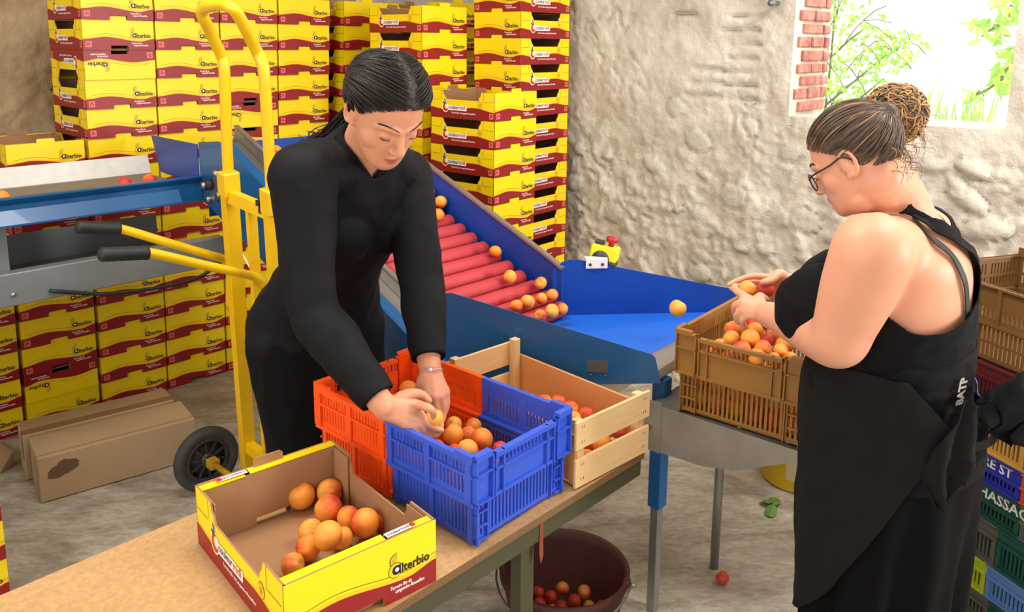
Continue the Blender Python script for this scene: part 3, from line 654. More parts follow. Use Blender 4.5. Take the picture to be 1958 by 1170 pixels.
for T in (T_NEAR, T_FAR):                     # small printed names on the folded tops
    Tt = T @ Matrix.Translation((0, .020, BH + .0002)) @ Matrix.Rotation(-PI/2, 4, 'X')
    mb.add([(.2, -.0002, 0), (.258, -.0002, 0), (.258, -.0002, .014), (.2, -.0002, .014)], [(0, 1, 2, 3)], 'white', T=T @ Matrix.Translation((.0, .006, BH + .0006)) @ Matrix.Rotation(-PI/2, 4, 'X'))
    put_text(mb, 'couleurmidi', .203, .0035, .0115, 'navy', T @ Matrix.Translation((.0, .006, BH + .0010)) @ Matrix.Rotation(-PI/2, 4, 'X'), 0, bold=.0003, width=.046)
    disc(mb, .256, .007, .006, 'redprint', T @ Matrix.Translation((.0, .006, BH + .0013)) @ Matrix.Rotation(-PI/2, 4, 'X'), 0)
ob('top_print', mb, t)
for x in (0, 1):                               # corner flaps standing inside the cut-out sides
    for y in (0, 1):
        mb = MB(); xx = .006 if x == 0 else BW - .009
        a, b = (.026, .085) if y == 0 else (BD - .085, BD - .026)
        mb.box((xx, a, .005), (xx + .003, b, BH - .006), 'kraft'); ob('corner_flap', mb, t)

# ---- ventilated plastic crates
def wall_slats(mb, T, L, z0, z1, y0, th, key, pitch, slat, rail=.012, posts=(), post_w=.014, solid=()):
    """one ventilated wall in local XZ, thickness th from y0: rails top and bottom, slats, posts"""
    mb.box((0, y0, z0), (L, y0 + th, z0 + rail), key, T=T); mb.box((0, y0, z1 - rail), (L, y0 + th, z1), key, T=T)
    x = pitch*.5
    while x < L - slat*.5:
        if not any(a <= x <= b for a, b in solid): mb.box((x - slat/2, y0 + .0006, z0 + rail - .0005), (x + slat/2, y0 + th - .0006, z1 - rail + .0005), key, T=T)
        x += pitch
    for a, b in solid: mb.box((a, y0 + .0003, z0 + rail - .0005), (b, y0 + th - .0003, z1 - rail + .0005), key, T=T)
    for p in posts: mb.box((max(0.0004, p - post_w/2), y0 - .005, z0 + .0003), (min(L - .0004, p + post_w/2), y0 + th - .0003, z1 - .0003), key, T=T)
def nest_crate(t, W, L, Hc, keys, split=None, pitch=.0105, slat=.0052, wall_names=True):
    """stack-and-nest crate: wide ribbed upper tier, narrower slotted lower tier. W along x (ends at y=0 and y=L), keys=(near part, far part)"""
    zl, ins, th = Hc*.50, .012, .006
    k0, k1 = keys
    def seg(a, b): return [(a, b, k0)] if k0 == k1 else ([(a, min(b, split), k0)] if b <= split else ([(a, b, k1)] if a >= split else [(a, split, k0), (split, b, k1)]))
    halves = {}
    def B(key): return halves.setdefault(key, MB())
    # long walls at x=0 and x=W, split by colour along y
    for side in (0, 1):
        T0 = (Matrix.Translation((0, L, 0)) @ Matrix.Rotation(-PI/2, 4, 'Z')) if side == 0 else (Matrix.Translation((W, 0, 0)) @ Matrix.Rotation(PI/2, 4, 'Z'))
        for a, b, k in seg(0, L):
            x0, x1 = (L - b, L - a) if side == 0 else (a, b)
            Ts = T0 @ Matrix.Translation((x0, 0, 0)); ln = x1 - x0; mb = B(k)
            edges = [0.0, .013] if (x0 == 0) else []
            posts = [p for p in (.013, ln*.5, ln - .013) if (p < ln - .01 or x1 == L)]
            wall_slats(mb, Ts, ln, zl + .0006, Hc - .0014, .0003, th - .0008, k, pitch, slat, .016, posts, .016)
            mb.box((0, -.006, Hc - .009), (ln, th, Hc), k, T=Ts)                 # outward rim
            mb.box((.0002, -.0044, zl + (Hc - zl)*.58), (ln - .0002, th - .001, zl + (Hc - zl)*.58 + .005), k, T=Ts)
            mb.box((.0006, .0009, zl + (Hc - zl)*.62), (ln - .0006, .0042, Hc - .004), k, T=Ts)      # closed upper strip
            mb.box((0, -.004, zl - .004), (ln, ins + th, zl + .005), k, T=Ts)     # step between the tiers
            wall_slats(mb, Ts, ln, .004, zl, ins, th, k, pitch, slat, .014, [p for p in (ins + .008, ln*.5, ln - ins - .008)], .012)
    for end in (0, 1):
        k = k0 if end == 0 else k1; mb = B(k)
        T0 = Matrix() if end == 0 else RT(PI, (W, L, 0))
        # corner boxes with cross ribs
        for a, b in ((0, .05*W/.3), (W - .05*W/.3, W)):
            mb.box((a, 0, zl), (b, .005, Hc), k, T=T0)
            for x in (a, b - .004): mb.box((x, -.009, zl), (x + .004, 0, Hc), k, T=T0)
            for z in (zl, zl + (Hc - zl)*.62, Hc - .004): mb.box((a, -.009, z), (b, 0, z + .004), k, T=T0)
            for z in (.03*Hc, .18*Hc, .34*Hc): mb.box((a + ins, ins - .006, z), (b - .004, ins, z + .004), k, T=T0)
            for x in (a + ins*(a == 0), b - .004 - ins*(b == W)): mb.box((x, ins - .006, .004), (x + .004, ins, zl), k, T=T0)
        a, b = .055*W/.3, W - .055*W/.3
        # handle field: solid plate with a slotted grip and a shelf
        mb.box((a, .001, zl), (b, .006, Hc - .042), k, T=T0); mb.box((a, -.009, Hc - .016), (b, .006, Hc - .006), k, T=T0)
        mb.box((a, -.007, Hc - .044), (b, .006, Hc - .039), k, T=T0)
        x = a + .012
        while x < b - .012: mb.box((x, .001, Hc - .041), (x + .005, .005, Hc - .014), k, T=T0); x += .0115
        for x in (a, b - .004, a + .024, b - .028): mb.box((x, -.007, zl), (x + .004, .001, Hc - .006), k, T=T0)
        mb.box((0, -.004, zl - .004), (W, ins + th, zl + .005), k, T=T0)
        wall_slats(mb, T0 @ Matrix.Translation((ins, 0, 0)), W - 2*ins, .004, zl, ins, th, k, pitch*1.05, slat*1.1, .012, [], .012)
        # raised corners of the rim
        for xa, xb in ((0, .045), (W - .045, W)): mb.box((xa, -.0093, Hc - .0055), (xb, .0063, Hc + .007), k, T=T0)
        for side in (0, 1):
            x0 = -.006 if side == 0 else W - .006
            mb.box((x0 + .0003, .0003, Hc - .003), (x0 + .0117, .05, Hc + .0067), k, T=T0)
    for a, b, k in seg(ins, L - ins):
        mb = B(k); y = a
        while y < b: mb.box((ins + .004, y, .004), (W - ins - .004, min(y + .011, b), .008), k); y += .018
        for x in (ins + .03, W*.5, W - ins - .04): mb.box((x, a, .001), (x + .01, b, .0045), k)
    return halves
def crate_thing(name, label, loc, yaw, W, L, Hc, keys, names, split=None, group=None, **kw):
    t = thing(name, label, 'crate', loc, yaw, group)
    for k, mb in nest_crate(t, W, L, Hc, keys, split, **kw).items():
        o = ob(names[k][0], mb, t)
        if names[k][1]: o['label'] = names[k][1]
    return t
yO = math.radians(48.6)
crate_thing('plastic_crate', 'slotted plastic crate, half orange half blue, under the dark haired person\'s hands', (-.0692, 1.4772, BZ + .0006), yO, .303, .518, .197, ('blueplastic', 'orange'),
            {'blueplastic': ('near_half', 'blue half with ribbed end'), 'orange': ('far_half', 'orange half with ribbed end')}, split=.262)
# ---- wooden crate
yW = math.radians(43.2); W, L, Hw = .262, .476, .163
t = thing('wooden_crate', 'pale slatted wooden fruit crate behind the orange and blue one', 'crate', (.1505, 1.7054, BZ + .0006), yW)
for y, nm in ((0, 'end_board'), (L - .008, 'end_board')):
    for z0, z1 in ((.004, .073), (.096, Hw)):
        mb = MB(); mb.cbox((-.002, y, z0), (W + .002, y + .008, z1), 'pinewood', .0012); ob('end_board', mb, t)
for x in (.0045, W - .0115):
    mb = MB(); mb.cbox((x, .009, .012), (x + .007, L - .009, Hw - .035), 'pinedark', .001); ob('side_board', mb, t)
for x in (.012, W - .034):
    for y in (.0085, L - .0305):
        mb = MB(); mb.cbox((x, y, .004), (x + .022, y + .022, Hw + (.012 if y > .1 else -.004)), 'pinewood', .001); ob('corner_post', mb, t)
mb = MB()
for k in range(5): mb.cbox((.012 + k*.0485, .009, .001), (.012 + k*.0485 + .043, L - .009, .004), 'pinewood', .0008)
ob('floor_slats', mb, t)
mb = MB()
for x in (.016, .024, W - .024, W - .016):
    for z in (.02, .055, .11, .145): mb.box((x, -.0007, z), (x + .001, .0005, z + .007), 'darksheet')
ob('staples', mb, t)

# ---- tan crate on the tray stand
BCz = .702
n2, n1 = atz(1302, 784, BCz), atz(1497, 845.5, BCz)
yC = math.atan2(n1.y - n2.y, n1.x - n2.x); Wc = .362
ori = n2 - Vector((math.cos(yC), math.sin(yC), 0))*.016 - Vector((-math.sin(yC), math.cos(yC), 0))*.012
crate_thing('plastic_crate', 'tan brown slotted plastic crate heaped with apricots on the steel tray', (ori.x, ori.y, BCz), yC, Wc, .52, .232, ('brownplastic', 'brownplastic'), {'brownplastic': ('crate_body', None)}, pitch=.0125, slat=.0062)
CR = dict(o=ori, y=yC)
# ================================================================ SORTING MACHINE
LG = uv(atz(1247, 1165, 0)); LG2 = uv(atz(1365, 1085, 0))
t = rthing('crate_stand', 'narrow steel crate stand with blue telescopic leg at the end of the chute', 'stand', LG.x, LG.y)
mb = MB(); mb.cbox((LG.x - .014, LG.y - .014, .001), (LG.x + .014, LG.y + .014, .4), 'steel', .002); rpart('inner_leg', mb, t)
mb = MB(); mb.cbox((LG.x - .021, LG.y - .021, .345), (LG.x + .021, LG.y + .021, .752), 'machblue', .003); rpart('outer_leg', mb, t)
mb = MB(); mb.tube([(LG2.x, LG2.y, .001), (LG2.x, LG2.y, .66)], .0145, 'steel', 14); rpart('rear_leg', mb, t)
e0 = uv(atz(1243, 772, .70)); e1 = uv(atz(1530, 866, .70))
d = (e1 - e0).normalized(); nrm = Vector((-d.y, d.x, 0))                    # nrm points away from the camera side
if nrm.x < 0: nrm = -nrm
mb = MB()
A, B = e0 - d*.0, e1
dep = .43
mb.add([A, B, B + nrm*dep, A + nrm*dep, A - Vector((0, 0, .004)), B - Vector((0, 0, .004)), B + nrm*dep - Vector((0, 0, .004)), A + nrm*dep - Vector((0, 0, .004))], [(0, 1, 2, 3), (7, 6, 5, 4), (0, 4, 5, 1), (1, 5, 6, 2), (2, 6, 7, 3), (3, 7, 4, 0)], 'darksheet')
rpart('tray_top', mb, t)
mb = MB(); q = -nrm*.003
ap = [(0, .004), (1, .004), (1, -.022), (.62, -.105), (.4, -.128), (0, -.135)]
fr = [A.lerp(B, s) + q + Vector((0, 0, z)) for s, z in ap]; bk = [p - q*.7 for p in fr]
n = len(fr); mb.add(fr + bk, [tuple(range(n)), tuple(range(2*n - 1, n - 1, -1))] + [(i, n + i, n + (i+1) % n, (i+1) % n) for i in range(n)], 'steelworn')
for k in (.0, ): mb.bar(A - d*.035 + q + Vector((0, 0, -.06)), A + d*.04 + q*1.6 + Vector((0, 0, -.06)), .004, .15, 'steelworn')
rpart('apron_plate', mb, t)
mb = MB(); c = A + q*2 + Vector((0, 0, -.065)) - d*.0; mb.tube([c, c - nrm*.022], .009, 'steel', 6); mb.tube([c - nrm*.02, c - nrm*.03], .005, 'steel', 8); rpart('clamp_bolt', mb, t)

# ---- inclined roller conveyor
t = machine('roller_conveyor', 'blue inclined conveyor with red rollers ending in a flared blue tray', 'conveyor', 1.68, 2.1)
def rz(v): return .863 + .39*(v - 1.57) if v < 2.35 else .863 + .39*.78 + .17*(v - 2.35)
mb = MB(); u0, u1 = 1.952, 1.962
pl = [(1.60, .70), (1.60, .99), (1.66, 1.017), (2.38, 1.31), (2.46, 1.322), (2.86, 1.312), (2.86, 1.0), (2.45, .96)]
def vz_plate(mb, pl, u0, u1, key):
    n = len(pl); mb.add([(u0, v, z) for v, z in pl] + [(u1, v, z) for v, z in pl], [tuple(range(n)), tuple(range(2*n - 1, n - 1, -1))] + [(i, n + i, n + (i+1) % n, (i+1) % n) for i in range(n)], key)
vz_plate(mb, pl, u0, u1, 'trayblue'); mb.box((1.42, 2.86, 1.05), (1.962, 2.866, 1.318), 'trayblue'); rpart('far_side_plate', mb, t)
mb = MB()
for (a, b) in zip(pl[1:5], pl[2:6]): mb.bar((1.957, a[0], a[1] + .004), (1.957, b[0], b[1] + .004), .02, .008, 'steel')
rpart('edge_strip', mb, t)
mb = MB(); vz_plate(mb, [(2.87, 1.33), (2.73, 1.345), (2.69, 1.34), (1.50, .808), (1.50, .78), (1.62, .76), (1.62, .66), (2.45, .96), (2.87, 1.12)], 1.396, 1.402, 'machblue')
mb.bar((1.418, 2.69, 1.3385), (1.418, 1.50, .8065), .036, .004, 'machblue'); rpart('near_side_plate', mb, t)
mb = MB(); mb.bar((1.468, 2.76, 1.33), (1.468, 1.47, .777), .062, .004, 'steel'); rpart('flat_flange', mb, t)
mb = MB(); mb.bar((1.503, 2.80, 1.355), (1.503, 1.50, .80), .006, .07, 'steel'); mb.bar((1.51, 2.80, 1.388), (1.51, 1.50, .833), .02, .006, 'steelworn'); rpart('near_guard', mb, t)
v = 1.585; k = 0
while v < 2.80:
    mb = MB(); r = .0265
    pts = [(1.52, v, rz(v)), (1.526, v, rz(v)), (1.93, v, rz(v)), (1.937, v, rz(v))]
    mb.tube(pts, [r*.85, r, r, r*.85], 'roller', 18); mb.tube([(1.512, v, rz(v)), (1.95, v, rz(v))], .008, 'blackrubber', 8); rpart('roller', mb, t)
    v += .0575
mb = MB(); mb.add([(1.52, 1.56, .80), (1.945, 1.56, .80), (1.945, 2.35, 1.10), (1.52, 2.35, 1.10), (1.945, 2.84, 1.19), (1.52, 2.84, 1.19)], [(0, 1, 2, 3), (3, 2, 4, 5)], 'blackrubber'); rpart('bed', mb, t)
mb = MB(); c = Vector((1.396, *P2(408, 352, 1.396).yz))
mb.tube([c, c - Vector((.03, 0, 0))], .019, 'blackrubber', 18); mb.tube([c - Vector((.03, 0, 0)), c - Vector((.045, 0, 0))], .012, 'steel', 14)
for dv, dz in ((-.045, .045), (.02, -.055), (-.06, -.03)): mb.tube([c + Vector((0, dv, dz)), c + Vector((-.02, dv, dz))], .013, 'steel', 6)
mb.bar(c + Vector((-.003, -.05, .05)), c + Vector((-.003, .01, -.055)), .006, .04, 'steel'); rpart('bearing', mb, t)
mb = MB(); c2 = Vector((1.392, *P2(428, 368, 1.392).yz)); mb.tube([c2, c2 + Vector((-.02, -.03, -.01))], .012, 'machblue', 10)
for a in range(3):
    an = a*2.1; mb.tube([c2 + Vector((-.022, -.05, -.02)), c2 + Vector((-.03, -.05 + .03*math.cos(an), -.02 + .03*math.sin(an)))], .009, 'darkplastic', 8)
rpart('adjusting_knob', mb, t)
for u, v in ((1.60, 2.45), (1.93, 2.45), (1.60, 1.75), (1.93, 1.75)):
    mb = MB(); mb.cbox((u - .02, v - .02, .098), (u + .02, v + .02, (rz(v) - .1)), 'machblue', .003); rpart('leg', mb, t)
mb = MB(); a = P2(462, 475, 1.3955); b = P2(486, 520, 1.3955)
mb.tube([(1.39, a.y, a.z), (1.388, b.y, b.z), (1.39, b.y - .02, b.z - .05)], .003, 'white', 6); rpart('sensor_wire', mb, t)
# ---- chute tray
TZ = .832
def qp(px, py, z): return uv(atz(px, py, z))
A, B, C_, D = Vector((1.44, 1.585, TZ + .03)), Vector((1.955, 1.61, TZ + .005)), Vector((2.44, 1.195, TZ)), Vector((1.785, 1.135, TZ))
mb = MB()
Ci, Di = C_.lerp(B, .11), D.lerp(A, .16)
th = Vector((0, 0, .004))
def slab(mb, pts, key, th=.004):
    n = len(pts); lo = [p - Vector((0, 0, th)) for p in pts]
    mb.add(list(pts) + lo, [tuple(range(n)), tuple(range(2*n - 1, n - 1, -1))] + [(i, n + i, n + (i+1) % n, (i+1) % n) for i in range(n)], key)
slab(mb, [A, Di, Ci, B], 'traytop'); rpart('tray_mat', mb, t)
mb = MB(); slab(mb, [Di - th*.3, D, C_, Ci - th*.3], 'steelworn'); slab(mb, [D + Vector((0, -.0, 0)), D + Vector((.004, -.012, -.016)), C_ + Vector((0, -.012, -.016)), C_], 'steelworn', .003); rpart('tray_lip', mb, t)
def plate(mb, pts, off, key):
    n = len(pts); b2 = [p + off for p in pts]
    mb.add(list(pts) + b2, [tuple(range(n)), tuple(range(2*n - 1, n - 1, -1))] + [(i, n + i, n + (i+1) % n, (i+1) % n) for i in range(n)], key)
nd_ = (D - A); nd_.z = 0; nn = Vector((nd_.y, -nd_.x, 0)).normalized()*.003      # outward, to the camera
mb = MB()
pA, pD = Vector((A.x, A.y, 0)) + nn*1.2, Vector((D.x, D.y, 0)) + nn*1.2
lr = lambda s, z: pA.lerp(pD, s) + Vector((0, 0, z))
plate(mb, [lr(-.06, 1.005), lr(-.03, 1.03), lr(.03, 1.034), lr(.93, .893), lr(.985, .885), lr(1.0, .875), lr(1.03, .805), lr(.45, .782), lr(.0, .785), lr(-.07, .80)], nn, 'machblue'); rpart('tray_near_plate', mb, t)
mb = MB(); c = lr(.73, .845) + nn*1.05; e = nd_.normalized()
mb.bar(c - e*.028, c + e*.028, .002, .034, 'darksheet')
for s in (-.018, .022): mb.tube([c + e*s - Vector((0, 0, .026)), c + e*s - Vector((0, 0, .026)) + nn*.8], .0035, 'darksheet', 8)
rpart('maker_plate', mb, t)
nf = (C_ - B); nf.z = 0; nfn = Vector((-nf.y, nf.x, 0)).normalized()*.003
mb = MB(); pB, pC = Vector((B.x, B.y, 0)) + nfn*.4, Vector((C_.x, C_.y, 0)) + nfn*.4
lf = lambda s, z: pB.lerp(pC, s) + Vector((0, 0, z))
plate(mb, [lf(-.02, .80), lf(-.04, .985), lf(.01, 1.012), lf(.05, 1.02), lf(.10, 1.018), lf(.97, .90), lf(1.0, .885), lf(1.0, .80)], nfn, 'trayblue'); rpart('tray_far_plate', mb, t)
mb = MB(); plate(mb, [lr(.40, .80), lr(.9, .80), lr(.66, .70), lr(.46, .70)], Vector((.2, .12, .0)), 'steelworn'); rpart('tray_funnel', mb, t)
# stop switch box on the tray's far plate
c = lf(.15, 1.012); e = nf.normalized()
t = thing('emergency_stop_box', 'yellow box with red stop button clamped on the blue tray edge by the wall', 'switch box', R(*mch(c)))
t.rotation_euler = (0, 0, YAW + math.atan2(e.y, e.x)); t.scale = (1.25, 1.25, 1.25)
mb = MB(); T = Matrix.Rotation(math.radians(10), 4, 'Y') @ Matrix.Rotation(math.radians(-24), 4, 'Z') @ Matrix.Translation((-.006, .012, -.012))
mb.cbox((-.004, .014, .016), (.07, .07, .056), 'estopyellow', .004, T=T); ob('housing', mb, t)
mb = MB(); mb.cbox((-.004, .013, .002), (.07, .071, .0165), 'darkplastic', .003, T=T); mb.lathe([(0, 0), (.024, 0), (.024, .004), (0, .004)], 'darkplastic', 24, T=T @ Matrix.Translation((.028, .0135, .02)) @ Matrix.Rotation(PI/2, 4, 'X')); ob('black_base', mb, t)
mb = MB(); mb.lathe([(0, 0), (.008, 0), (.008, .012), (.016, .013), (.017, .022), (.012, .027), (0, .028)], 'buttonred', 20, T=T @ Matrix.Translation((.045, .043, .056))); ob('push_button', mb, t)
mb = MB(); mb.cbox((.002, .03, .055), (.026, .058, .066), 'darkplastic', .002, T=T); ob('lock_tab', mb, t)
mb = MB(); mb.cbox((-.012, -.006, -.018), (.048, -.003, .010), 'whitepaint', .001); mb.box((-.012, -.004, .008), (.048, .02, .010), 'whitepaint')
for x in (.0, .034): mb.tube([(x, -.0085, -.006), (x, -.005, -.006)], .004, 'darkplastic', 10)
ob('clamp', mb, t)

# ---- level feed belt at the left
t = machine('feed_belt_conveyor', 'level blue belt conveyor with white guard at left before the carton stacks', 'conveyor', .7, 3.1)
mb = MB(); v0 = 2.85
mb.box((-.3, v0, 1.128), (1.388, v0 + .004, 1.21), 'machblue'); mb.box((-.3, v0 - .02, 1.206), (1.388, v0 + .004, 1.211), 'machblue')
mb.add([(-.3, v0, 1.185), (1.388, v0, 1.185), (1.388, v0 - .02, 1.206), (-.3, v0 - .02, 1.206)], [(0, 1, 2, 3)], 'machblue'); mb.add([(-.3, v0 - .004, 1.17), (1.30, v0 - .004, 1.17), (1.30, v0 - .03, 1.128), (-.3, v0 - .03, 1.128)], [(0, 1, 2, 3)], 'machblue')
mb.box((-.3, v0 - .03, 1.122), (1.388, v0 + .02, 1.128), 'machblue'); rpart('near_beam', mb, t)
mb = MB(); mb.box((-.3, v0 + .012, 1.14), (1.39, v0 + .075, 1.178), 'trayblue'); rpart('side_skirt', mb, t)
mb = MB(); mb.box((-.3, v0 + .08, 1.14), (1.39, v0 + .455, 1.164), 'belt'); rpart('belt', mb, t)
mb = MB(); mb.add([(-.3, v0 + .45, 1.168), (1.40, v0 + .45, 1.168), (1.42, v0 + .52, 1.232), (-.3, v0 + .52, 1.232), (-.3, v0 + .453, 1.164), (1.40, v0 + .453, 1.164), (1.42, v0 + .524, 1.228), (-.3, v0 + .524, 1.228)], [(0, 1, 2, 3), (7, 6, 5, 4), (3, 2, 6, 7), (1, 5, 6, 2), (0, 4, 5, 1), (0, 3, 7, 4)], 'whitepaint'); rpart('back_guard', mb, t)
mb = MB(); plate(mb, [Vector((1.392, 2.875, 1.17)), Vector((1.392, 2.875, 1.322)), Vector((1.44, 3.37, 1.31)), Vector((1.43, 3.28, 1.17))], Vector((.004, 0, 0)), 'trayblue'); rpart('end_deflector', mb, t)
mb = MB(); mb.cbox((-.3, v0, .862), (1.47, v0 + .05, .968), 'galv', .003); rpart('lower_beam', mb, t)
mb = MB(); mb.box((-.3, v0 + .052, .90), (1.37, v0 + .36, .905), 'galv'); mb.box((-.3, v0 + .36, .90), (1.37, v0 + .364, 1.015), 'galv'); rpart('lower_trough', mb, t)
for uu in (.12, -.28):
    for vv in (v0 + .056, v0 + .42):
        mb = MB(); mb.cbox((uu, vv, .098), (uu + .065, vv + .03, 1.122), 'galv', .003); rpart('leg', mb, t)
mb = MB()
mb.cbox((.45, v0 + .051, .90), (.762, v0 + .054, 1.122), 'galv', .001)
rpart('hanger_plate', mb, t); mb = MB()
for u in (.75,): mb.tube([(u, v0, .9), (u, v0 - .006, .9)], .007, 'steel', 10)
rpart('bolt', mb, t)
mb = MB(); q = [onv(x, y, (v0 - .01)*MS) for x, y in ((95, 556), (190, 562), (260, 556), (330, 545), (380, 530), (415, 508), (430, 495))]
mb.tube(q, .007, 'cable', 8, sub=4); tag(ob('power_cable', mb), 'black cable sagging under the grey beam at left', 'cable')
mb = MB()
q = [onu(x, y, 1.95*MS) for x, y in ((1165, 690), (1150, 715), (1125, 718), (1122, 728), (1150, 745), (1190, 742), (1218, 715), (1228, 690))]; mb.tube(q, .005, 'cable', 8, sub=5)
q = [onu(x, y, 1.95*MS) for x, y in ((1160, 695), (1157, 715), (1146, 742))]; mb.tube(q, .004, 'cable', 8, sub=4)
tag(ob('cable_loop', mb), 'black cable loop hanging below the blue tray', 'cable')
# ================================================================ HAND TRUCK
Lb = R(1.44, 2.70, .06); Lt = onu(437, 345, 1.30); Rt = onu(520, 378, 1.30); Rb = Lb + (Rt - Lt).normalized()*.29
t = thing('hand_truck', 'yellow two wheeled hand truck with black grips before the roller conveyor', 'hand truck', (Lb + Rb)/2 * 1.0)
t.location.z = 0; o0 = Vector(t.location)
def hp(name, mb): mb.v = [tuple(Vector(p) - o0) for p in mb.v]; return ob(name, mb, t)
back = -U
for nm, b, tp in (('l', Lb, Lt), ('r', Rb, Rt)):
    mb = MB(); d = (tp - b).normalized(); mb.bar(b, tp, .034, .05, 'truckyellow', up=U); mb.bar(tp - d*.05, tp + d*.03, .05, .056, 'truckyellow', up=U); bevel(hp('rail', mb), .002)
mb = MB(); m0, m1 = (Lb + Rb)/2, (Lb.lerp(Lt, .94) + Rb.lerp(Rt, .94))/2; mb.bar(m0, m1, .02, .03, 'truckyellow', up=U); hp('middle_rail', mb)
for f in (.955, .12):
    mb = MB(); mb.bar(Lb.lerp(Lt, f), Rb.lerp(Rt, f), .03, .04, 'truckyellow'); hp('cross_bar', mb)
mb = MB()
q = [Lt, onu(433, 250, 1.285), onu(429, 135, 1.27), onu(423, 106, 1.262), onu(404, 66, 1.215), onu(391, 38, 1.175), onu(386, 24, 1.16), onu(391, 15, 1.155), onu(405, 11, 1.15), onu(425, 9, 1.15), onu(441, 14, 1.15), onu(452, 24, 1.165), onu(468, 52, 1.20), onu(490, 96, 1.255), onu(499, 116, 1.265), onu(505, 140, 1.27), onu(512, 250, 1.285), Rt]
mb.tube(q, .0175, 'truckyellow', 14, sub=4); hp('top_loop', mb)
for y, hh in ((2.6, [onu(439, 588, 1.385), onu(440, 525, 1.37), onu(437, 505, 1.36), onu(424, 494, 1.33), onu(400, 487, 1.28)]), (2.29, [onu(496, 650, 1.41), onu(511, 590, 1.39), onu(511, 560, 1.38), onu(503, 540, 1.36), onu(480, 527, 1.31)])):
    g0 = onv(228, 437, 2.6) if y == 2.6 else onv(282, 483, 2.29); g1 = onv(146, 434, 2.6) if y == 2.6 else onv(190, 487, 2.29)
    mb = MB(); mb.tube(hh + [g0 + (g0 - g1)*.4 if False else (hh[-1] + g0)/2, g0, g0.lerp(g1, .5)], .0145, 'truckyellow', 14, sub=4); a = hp('handle', mb)
    mb = MB(); n = 16; pts = [g0.lerp(g1, k/n) for k in range(n+1)]; rr = [.0195 + (.0012 if k % 2 else 0) for k in range(n+1)]; rr[0] = .021; rr[-1] = .016; rr[-2] = .0205
    mb.tube(pts, rr, 'blackrubber', 16); mb.v = [tuple(Vector(p) - o0) for p in mb.v]; g = ob('grip', mb, a); g['label'] = 'ribbed black rubber grip'
wc = atz(395, 877, .125)
for k in (0, 1):
    c = wc - V*(.50*k); mb = MB(); Tm = Matrix.Translation(c - o0) @ Matrix.Rotation(YAW, 4, 'Z') @ Matrix.Rotation(PI/2, 4, 'X') @ Matrix.Rotation(.4, 4, 'Z')
    mb.lathe([(.086, -.018), (.108, -.0225), (.1215, -.019), (.125, -.008), (.125, .008), (.1215, .019), (.108, .0225), (.086, .018)], 'tyre', 48, T=Tm, close=True); w = ob('wheel', mb, t)
    mb = MB(); mb.lathe([(.072, -.016), (.087, -.018), (.087, .018), (.072, .016)], 'darkplastic', 40, T=Tm, close=True); mb.lathe([(.014, -.024), (.026, -.022), (.026, .022), (.014, .024)], 'darkplastic', 24, T=Tm, close=True)
    for a in range(10):
        an = a*2*PI/10; ca, sa = math.cos(an), math.sin(an)
        mb.add([Tm @ Vector((ca*.024 - sa*w_, sa*.024 + ca*w_, z)) for z in (-.01, .01) for w_ in (-.005, .005)] + [Tm @ Vector((ca*.074 - sa*w_, sa*.074 + ca*w_, z)) for z in (-.012, .012) for w_ in (-.004, .004)], [(0, 1, 5, 4), (1, 3, 7, 5), (3, 2, 6, 7), (2, 0, 4, 6)], 'darkplastic')
    mb.lathe([(0, -.004), (.074, -.003), (.074, .003), (0, .004)], 'blackrubber', 24, T=Tm)
    h = ob('hub', mb, w)
mb = MB(); mb.tube([wc + V*.03, wc - V*.53], .011, 'rustyyellow', 10); mb.bar(wc - V*.028, wc - V*.07, .036, .032, 'rustyyellow'); hp('axle', mb)
for k in (0, 1):
    mb = MB()
    c = wc - V*(.045 + .36*k); a = (Lb if k == 0 else Rb)
    q = [c + back*.02 - Vector((0, 0, .012)), c + back*.01 + Vector((0, 0, .03)), Vector((a.x, a.y, .30)) - U*.02, Vector((a.x, a.y, .06)) - U*.02]
    mb.add(q + [p - V*.006 for p in q], [(0, 1, 2, 3), (7, 6, 5, 4), (0, 4, 5, 1), (1, 5, 6, 2), (2, 6, 7, 3), (3, 7, 4, 0)], 'rustyyellow')
hp('axle_brackets', mb)
mb = MB(); mb.bar(Lb.lerp(Rb, .5) + U*.02 + Vector((0, 0, -.052)), Lb.lerp(Rb, .5) + U*.2 + Vector((0, 0, -.052)), .3, .006, 'truckyellow'); hp('toe_plate', mb)
mb = MB(); c = Rt + V*.035 - Vector((0, 0, .022)); mb.tube([Rt + V*.02 - Vector((0, 0, .02)), c + V*.02], .006, 'steel', 8)
mb.bar(c + V*.02 + Vector((0, 0, .035)), c + V*.025 - Vector((0, 0, .035)), .018, .02, 'darkplastic'); mb.bar(c + V*.02 + U*.02, c + V*.02 - U*.02, .018, .018, 'darkplastic'); hp('locking_knob', mb)
# ================================================================ FLOOR ITEMS
def hexa(mb, base, h, key, inset=.0):
    b = [Vector(p) for p in base]; tp = [p + Vector((0, 0, h)) for p in b]
    mb.add(b + tp, [(3, 2, 1, 0), (4, 5, 6, 7), (0, 1, 5, 4), (1, 2, 6, 5), (2, 3, 7, 6), (3, 0, 4, 7)], key)
N, E_ = atz(79, 963, .002), atz(378, 877, .002); ln = (E_ - N); sd = Vector((-ln.y, ln.x, 0)).normalized(); le = ln.normalized()
hb = .178
t = thing('cardboard_box', 'long low brown cardboard box with a torn dark patch, nearest of two on floor', 'cardboard box', N, math.atan2(ln.y, ln.x))
mb = MB(); L_ = ln.length; mb.cbox((0, 0, .001), (L_, .205, hb), 'kraft2', .003); ob('box_body', mb, t)
mb = MB(); r = random.Random(4); pts = []
for k in range(26):
    a = 2*PI*k/26; rr = .72 + .28*r.random(); pts.append((.082 + .062*rr*math.cos(a) + .006*math.cos(3*a), .118 + .034*rr*math.sin(a) + .012*math.cos(a)))
